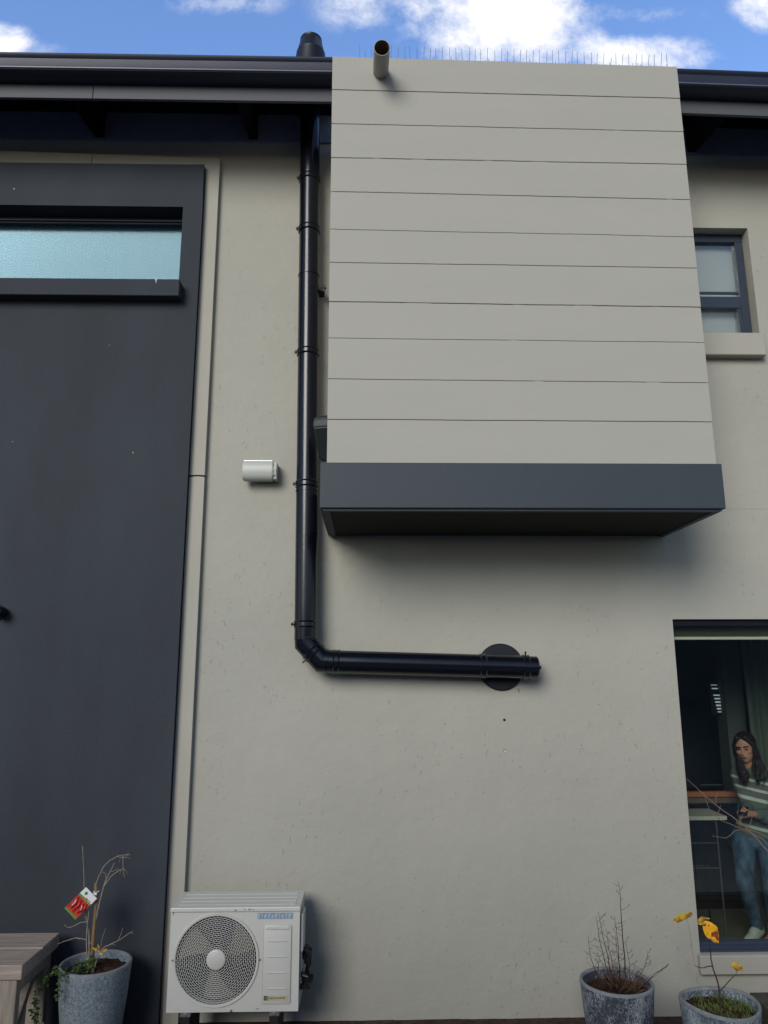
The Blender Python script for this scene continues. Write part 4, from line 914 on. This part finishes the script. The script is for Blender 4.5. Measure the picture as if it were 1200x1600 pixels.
# dark paving step at the foot of the wall under the door
struct(obj('paving', box(2.49, 6.5, -.34, -.002, 0, .142, bev=.006), 'step'))

# ------------------------------------------------------------------ room behind the door
FZ = .10
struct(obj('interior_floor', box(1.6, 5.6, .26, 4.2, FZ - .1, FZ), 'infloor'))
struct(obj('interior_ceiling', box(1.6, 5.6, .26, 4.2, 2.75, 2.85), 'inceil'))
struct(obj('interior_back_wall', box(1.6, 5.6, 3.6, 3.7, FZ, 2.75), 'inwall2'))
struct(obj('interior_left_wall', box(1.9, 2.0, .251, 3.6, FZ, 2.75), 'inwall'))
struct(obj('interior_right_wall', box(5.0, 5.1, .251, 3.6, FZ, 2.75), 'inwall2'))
RB = root('roller_blind', 'olive roller blind rolled up behind the top of the glass door, with cream bottom rail', 'blind', (3.3, .12, 2.5))
obj('fabric', box(2.235, 3.41, .120, .124, 2.435, 2.57), 'olive', RB)
obj('bottom_rail', box(2.225, 3.415, .110, .134, 2.415, 2.436, bev=.003), 'cream', RB)
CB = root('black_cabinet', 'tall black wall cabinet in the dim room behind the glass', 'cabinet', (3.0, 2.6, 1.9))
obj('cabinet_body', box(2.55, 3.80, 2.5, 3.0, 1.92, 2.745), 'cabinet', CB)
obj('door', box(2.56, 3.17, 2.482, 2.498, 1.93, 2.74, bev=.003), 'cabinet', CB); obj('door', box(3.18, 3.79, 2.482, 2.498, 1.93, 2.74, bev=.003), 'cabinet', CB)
LV = root('louvred_vent', 'small pale louvred vent glowing with daylight in the dark room', 'vent', (3.37, 2.0, 1.9))
obj('backing', box(3.33, 3.45, 2.012, 2.03, 1.76, 2.08), 'cabinet', LV)
for k in range(9):
    if k == 2: continue
    z = 2.048 - k * .0315; hh = (.004, .008, 0, .008, .010, .011, .011, .011, .006)[k]
    obj('slat', box(3.345 + k * .0055, 3.402 + k * .0055, 2.0, 2.010, z - hh, z + .002), 'slats', LV)
CU = root('curtain', 'long grey green curtain hanging in the room behind the person', 'curtain', (3.8, 1.6, .1))
bm = bmesh.new(); rows = []
for i in range(121):
    x = 3.50 + i * .0105; yy = 1.62 + .035 * math.sin(i * .62) + .012 * math.sin(i * 1.7)
    rows.append((bm.verts.new((x, yy, .12)), bm.verts.new((x - .01, yy, 2.70)), bm.verts.new((x, yy + .006, .12)), bm.verts.new((x - .01, yy + .006, 2.70))))
for i in range(120):
    a, b = rows[i], rows[i + 1]; bm.faces.new((a[0], b[0], b[1], a[1])); bm.faces.new((a[2], a[3], b[3], b[2]))
obj('drape', bm, 'curtain', CU, smooth=True)
obj('rail', box(3.45, 4.8, 1.60, 1.64, 2.701, 2.72), 'rack', CU)
struct(obj('interior_column', box(3.42, 3.60, 1.9, 2.1, FZ, 2.749), 'column'))
SH = root('wall_shelf', 'orange painted shelf board behind the desk in the dim room', 'shelf', (2.9, 1.25, 1.1))
obj('shelf_board', box(2.10, 3.30, 1.20, 1.26, 1.147, 1.190, bev=.004), 'orange', SH)
obj('backing_board', box(2.10, 3.30, 1.225, 1.26, 1.095, 1.146), 'brownboard', SH)
obj('shelf_rod', box(2.80, 2.98, 1.18, 1.19, 1.245, 1.252), 'rack', SH)
DK = root('desk', 'narrow pale desk top on thin metal legs behind the glass', 'desk', (2.6, .9, FZ))
obj('desk_top', box(2.05, 2.815, .78, 1.10, 1.045, 1.075, bev=.003), 'desk', DK)
for lx in (2.08, 2.73): obj('leg', box(lx, lx + .009, .80, .809, FZ, 1.0445), 'rack', DK); obj('leg', box(lx, lx + .009, 1.06, 1.069, FZ, 1.0445), 'cabinet', DK)
obj('crossbar', box(2.0895, 2.7295, .801, .808, .872, .879), 'rack', DK); obj('crossbar', box(2.0895, 2.7295, .801, .808, .690, .697), 'rack', DK)
KC = root('dark_counter', 'dark base counter across the dim room behind the desk', 'counter', (2.8, 1.9, FZ))
obj('carcass', box(2.01, 3.41, 1.78, 2.3, FZ + .08, 1.02), 'cabinet', KC)
obj('plinth', box(2.02, 3.40, 1.82, 2.28, FZ, FZ + .079), 'cabinet', KC)
for k in range(3): obj('cupboard_door', box(2.02 + k * .463, 2.475 + k * .463, 1.765, 1.779, FZ + .09, .98, bev=.002), 'counterdoor', KC)
obj('toe_rail', box(2.80, 3.06, 1.755, 1.764, .47, .478), 'rack', KC)
obj('worktop', box(2.005, 3.415, 1.76, 2.32, 1.0205, 1.05, bev=.003), 'cabinet', KC)
LB = root('dark_bottle', 'small dark teal bottle standing on the pale desk', 'bottle', (2.62, .95, 1.075))
bm = bmesh.new(); lathe(bm, [(.03, 1.0755), (.032, 1.08), (.032, 1.13), (.012, 1.15), (.012, 1.17), (.0, 1.172)], (2.52, .92, 0), n=20); obj('bottle_body', bm, 'frame', LB, smooth=40)

# ------------------------------------------------------------------ person
PN = root('person', 'person with long dark hair in striped jumper looking at a phone behind the glass', 'person', (3.06, .9, FZ))
def capsule(bm, a, b, ra, rb, n=14):
    a, b = Vector(a), Vector(b); d = (b - a); L_ = d.length or 1e-5; d.normalize(); s = d.orthogonal().normalized(); t = d.cross(s); rings = []
    for k in range(6):
        an = PI / 2 * (1 - k / 5.0); rings.append((a - d * ra * math.sin(an), max(1e-4, ra * math.cos(an))))
    for k in range(6):
        an = PI / 2 * k / 5.0; rings.append((b + d * rb * math.sin(an), max(1e-4, rb * math.cos(an))))
    vr = [[bm.verts.new(c + (s * math.cos(2 * PI * j / n) + t * math.sin(2 * PI * j / n)) * r) for j in range(n)] for c, r in rings]
    for i in range(len(vr) - 1):
        for j in range(n): bm.faces.new((vr[i][j], vr[i][(j + 1) % n], vr[i + 1][(j + 1) % n], vr[i + 1][j]))
    bm.faces.new(vr[0][::-1]); bm.faces.new(vr[-1])
def ell(bm, c, r, rot=None):
    q = bmesh.ops.create_uvsphere(bm, u_segments=24, v_segments=16, radius=1.0)['verts']
    bmesh.ops.scale(bm, vec=r, verts=q)
    if rot is not None: bmesh.ops.rotate(bm, cent=(0, 0, 0), matrix=rot, verts=q)
    bmesh.ops.translate(bm, vec=c, verts=q)
def remesh(o, vox, sm=3):
    m = o.modifiers.new('remesh', 'REMESH'); m.mode = 'VOXEL'; m.voxel_size = vox; m.use_smooth_shade = True
    s = o.modifiers.new('smooth', 'SMOOTH'); s.iterations = sm; s.factor = .5
fac = Vector((-.50, -.86, 0)).normalized()       # direction the torso faces
side = Vector((.86, -.50, 0)).normalized()       # towards her left arm
pel = Vector((3.11, .93, .90)); chest = Vector((3.155, .95, 1.24)); neck = Vector((3.12, .93, 1.42))
Rt = Matrix.Rotation(math.atan2(fac.x, -fac.y), 3, 'Z')   # local -y -> facing
# head frame: looks down and to the left
hc = Vector((3.065, .885, 1.575)); RH = Matrix.Rotation(math.radians(-42), 3, 'Z') @ Matrix.Rotation(math.radians(5), 3, 'X') @ Matrix.Rotation(math.radians(-6), 3, 'Y')
def hp(x, y, z): return hc + RH @ Vector((x, y, z))
bm = bmesh.new()
ell(bm, hp(0, .012, .022), (.072, .090, .088), RH); ell(bm, hp(0, -.025, -.045), (.052, .058, .062), RH); ell(bm, hp(0, -.045, -.085), (.026, .026, .022), RH)
for s in (-1, 1): ell(bm, hp(s * .034, -.055, -.020), (.024, .022, .022), RH); ell(bm, hp(s * .073, .015, -.012), (.010, .018, .030), RH)
capsule(bm, hp(0, -.078, .012), hp(0, -.098, -.030), .008, .012); ell(bm, hp(0, -.060, .028), (.055, .026, .018), RH)
ell(bm, hp(0, -.077, -.060), (.021, .012, .010), RH)
capsule(bm, neck + Vector((0, 0, -.05)), hc + Vector((.01, .02, -.05)), .050, .047)
capsule(bm, pel, chest, .10, .11)
shR = neck + side * -.10 + Vector((0, 0, -.055)); shL = neck + side * .175 + Vector((0, 0, -.055))
elR = Vector((3.05, .90, 1.13)); wrR = Vector((2.94, .74, 1.11)); haR = Vector((2.885, .70, 1.11))
elL = Vector((3.28, .80, 1.075)); wrL = Vector((2.985, .69, 1.105)); haL = Vector((2.925, .675, 1.112))
for a, b, c, hnd in ((shR, elR, wrR, haR), (shL, elL, wrL, haL)):
    capsule(bm, a, b, .045, .036); capsule(bm, b, c, .036, .024); capsule(bm, c, hnd, .024, .028)
# fingers wrapped round the phone
def fingers(base, d, spread, curl, lens):
    for i, l_ in enumerate(lens):
        p = base + spread * (i - 1.5) * .017; q1 = p + d * l_ * .55; q2 = q1 + (d * .5 + curl).normalized() * l_ * .45
        capsule(bm, p, q1, .0095, .0088, 8); capsule(bm, q1, q2, .0088, .0072, 8)
fingers(haL + Vector((-.012, -.01, .0)), Vector((-.75, -.2, .05)).normalized(), Vector((0, -.3, .95)), Vector((-.1, .8, -.4)), (.060, .070, .066, .052))
capsule(bm, haL + Vector((.0, -.02, .02)), haL + Vector((-.035, -.035, .045)), .011, .009, 8)
fingers(haR + Vector((.0, -.01, .01)), Vector((-.25, -.6, .3)).normalized(), Vector((.6, 0, .75)), Vector((.6, -.3, -.5)), (.052, .062, .060, .048))
capsule(bm, haR + Vector((.015, -.01, .02)), haR + Vector((.01, -.04, .05)), .011, .009, 8)
hipR = pel + side * -.10 + Vector((0, 0, -.02)); hipL = pel + side * .085 + Vector((0, 0, -.02))
knR = Vector((2.955, .88, .58)); anR = Vector((3.085, 1.02, .20)); knL = Vector((3.13, .80, .56)); anL = Vector((3.155, .90, .19))
for a, b, c in ((hipR, knR, anR), (hipL, knL, anL)):
    capsule(bm, a, b, .078, .052); capsule(bm, b, c, .052, .034)
ftR = Vector((2.985, .95, .14)); ftL = Vector((3.03, .82, .135))
capsule(bm, anR, ftR, .034, .03); capsule(bm, anL, ftL, .034, .03)
o = obj('body', bm, 'skin', PN); remesh(o, .0045, 2); body_o = o
bm = bmesh.new()
capsule(bm, pel + Vector((0, 0, .06)), chest, .125, .125); ell(bm, chest + Vector((0, 0, .02)), (.150, .105, .16), Rt); ell(bm, pel + Vector((0, 0, .04)), (.155, .118, .13), Rt)
ell(bm, (pel + chest) / 2, (.142, .11, .2), Rt)
capsule(bm, neck + Vector((0, 0, -.03)), neck + Vector((-.008, -.008, .022)), .068, .056)
capsule(bm, shR, shL, .058, .058)
capsule(bm, shR, elR, .062, .054); capsule(bm, elR, wrR + (elR - wrR) * .12, .054, .040)
capsule(bm, shL, elL, .066, .062); capsule(bm, elL, wrL + (elL - wrL) * .12, .062, .042)
for k in range(3): ell(bm, elL + (wrL - elL) * (.15 + .25 * k) + Vector((0, 0, -.012)), (.05, .05, .058))
o = obj('jumper', bm, 'sweater', PN); remesh(o, .006, 4)
bm = bmesh.new()
ell(bm, pel + Vector((0, 0, -.015)), (.150, .112, .10), Rt)
capsule(bm, hipR, knR, .094, .066); capsule(bm, knR, anR + Vector((0, 0, .02)), .070, .050)
capsule(bm, hipL, knL, .094, .066); capsule(bm, knL, anL + Vector((0, 0, .03)), .070, .050)
o = obj('jeans', bm, 'denim', PN); remesh(o, .006, 4)
for a, f_ in ((anR, ftR), (anL, ftL)):
    bm = bmesh.new(); d_ = (f_ - a); d_.z = 0; d_.normalize(); g_ = Vector((a.x, a.y, FZ))
    heel = Vector((a.x, a.y, FZ + .042)) - d_ * .025; toe = Vector((a.x, a.y, FZ + .036)) + d_ * .15
    if a is anR: heel.z += .03
    capsule(bm, heel, (heel + toe) / 2, .040, .040); capsule(bm, (heel + toe) / 2, toe, .040, .034); capsule(bm, heel + Vector((0, 0, .025)), (heel + toe) / 2 + Vector((0, 0, .02)), .040, .036)
    o = obj('shoe', bm, 'shoe', PN); remesh(o, .005, 3)
# hair: cap with a parting, long locks over both shoulders
bm = bmesh.new()
ell(bm, hp(0, .028, .040), (.082, .094, .088), RH); ell(bm, hp(0, .055, -.03), (.074, .060, .10), RH)
for s in (-1, 1):
    capsule(bm, hp(s * .030, -.052, .088), hp(s * .070, -.030, .030), .022, .018); capsule(bm, hp(s * .070, -.026, .030), hp(s * .080, -.006, -.05), .018, .022)
capsule(bm, hp(0, .09, .02), hp(0, .10, -.10), .06, .05)
rg = random.Random(77)
for s_ in (-1, 1):
    for k in range(46):
        a = hp(s_ * (.060 + rg.uniform(0, .022)), rg.uniform(-.035, .05), rg.uniform(-.02, .05))
        if s_ < 0: m1 = Vector((2.995, .845, 1.43)); m2 = Vector((3.00, .80, 1.375)); e = Vector((2.995, .80, 1.315))
        else: m1 = Vector((3.125, .825, 1.45)); m2 = Vector((3.115, .79, 1.375)); e = Vector((3.085, .785, 1.325))
        o1 = Vector((rg.gauss(0, .018), rg.gauss(0, .010), rg.gauss(0, .01))); w1 = rg.uniform(-1, 1)
        pts = [a, m1 + o1, m2 + o1 * 1.2 + Vector((w1 * .012, 0, 0)), e + o1 * .9 + Vector((-w1 * .010, 0, rg.uniform(-.03, .07)))]
        P_ = [pts[0] * 2 - pts[1]] + pts + [pts[-1] * 2 - pts[-2]]; out = []
        for i in range(1, 4):
            for q in range(5):
                t = q / 5; A_, B2, C_, D_ = P_[i - 1], P_[i], P_[i + 1], P_[i + 2]
                out.append(.5 * ((2 * B2) + (-A_ + C_) * t + (2 * A_ - 5 * B2 + 4 * C_ - D_) * t * t + (-A_ + 3 * B2 - 3 * C_ + D_) * t ** 3))
        out.append(pts[-1]); L_ = len(out)
        tube(bm, out, [.0072 * (1 - .75 * (i / (L_ - 1)) ** 2) for i in range(L_)], 6)
# uncover the face
o = obj('hair', bm, 'hair', PN); remesh(o, .0035, 1)
bm = bmesh.new()
for s in (-1, 1):
    ell(bm, hp(s * .031, -.0765, .0), (.013, .006, .0055), RH)
obj('eye', bm, 'eye', PN, smooth=True)
bm = bmesh.new()
for s in (-1, 1): capsule(bm, hp(s * .015, -.086, .020), hp(s * .046, -.074, .022), .0042, .003, 8)
obj('eyebrow', bm, 'hair', PN, smooth=True)
bm = bmesh.new(); ell(bm, hp(0, -.0885, -.058), (.020, .006, .0055), RH); obj('mouth', bm, 'lip', PN, smooth=True)
PH = root('phone', 'dark phone held in both hands by the person behind the glass', 'phone', (2.89, .64, 1.15))
bm = bmesh.new(); bx(bm, -.033, .033, -.004, .004, -.060, .060, bev=.003)
bmesh.ops.rotate(bm, verts=bm.verts, cent=(0, 0, 0), matrix=(Matrix.Rotation(math.radians(-35), 3, 'Z') @ Matrix.Rotation(math.radians(-68), 3, 'X')))
bmesh.ops.translate(bm, verts=bm.verts, vec=(2.89, .660, 1.135)); obj('phone_body', bm, 'phone', PH)
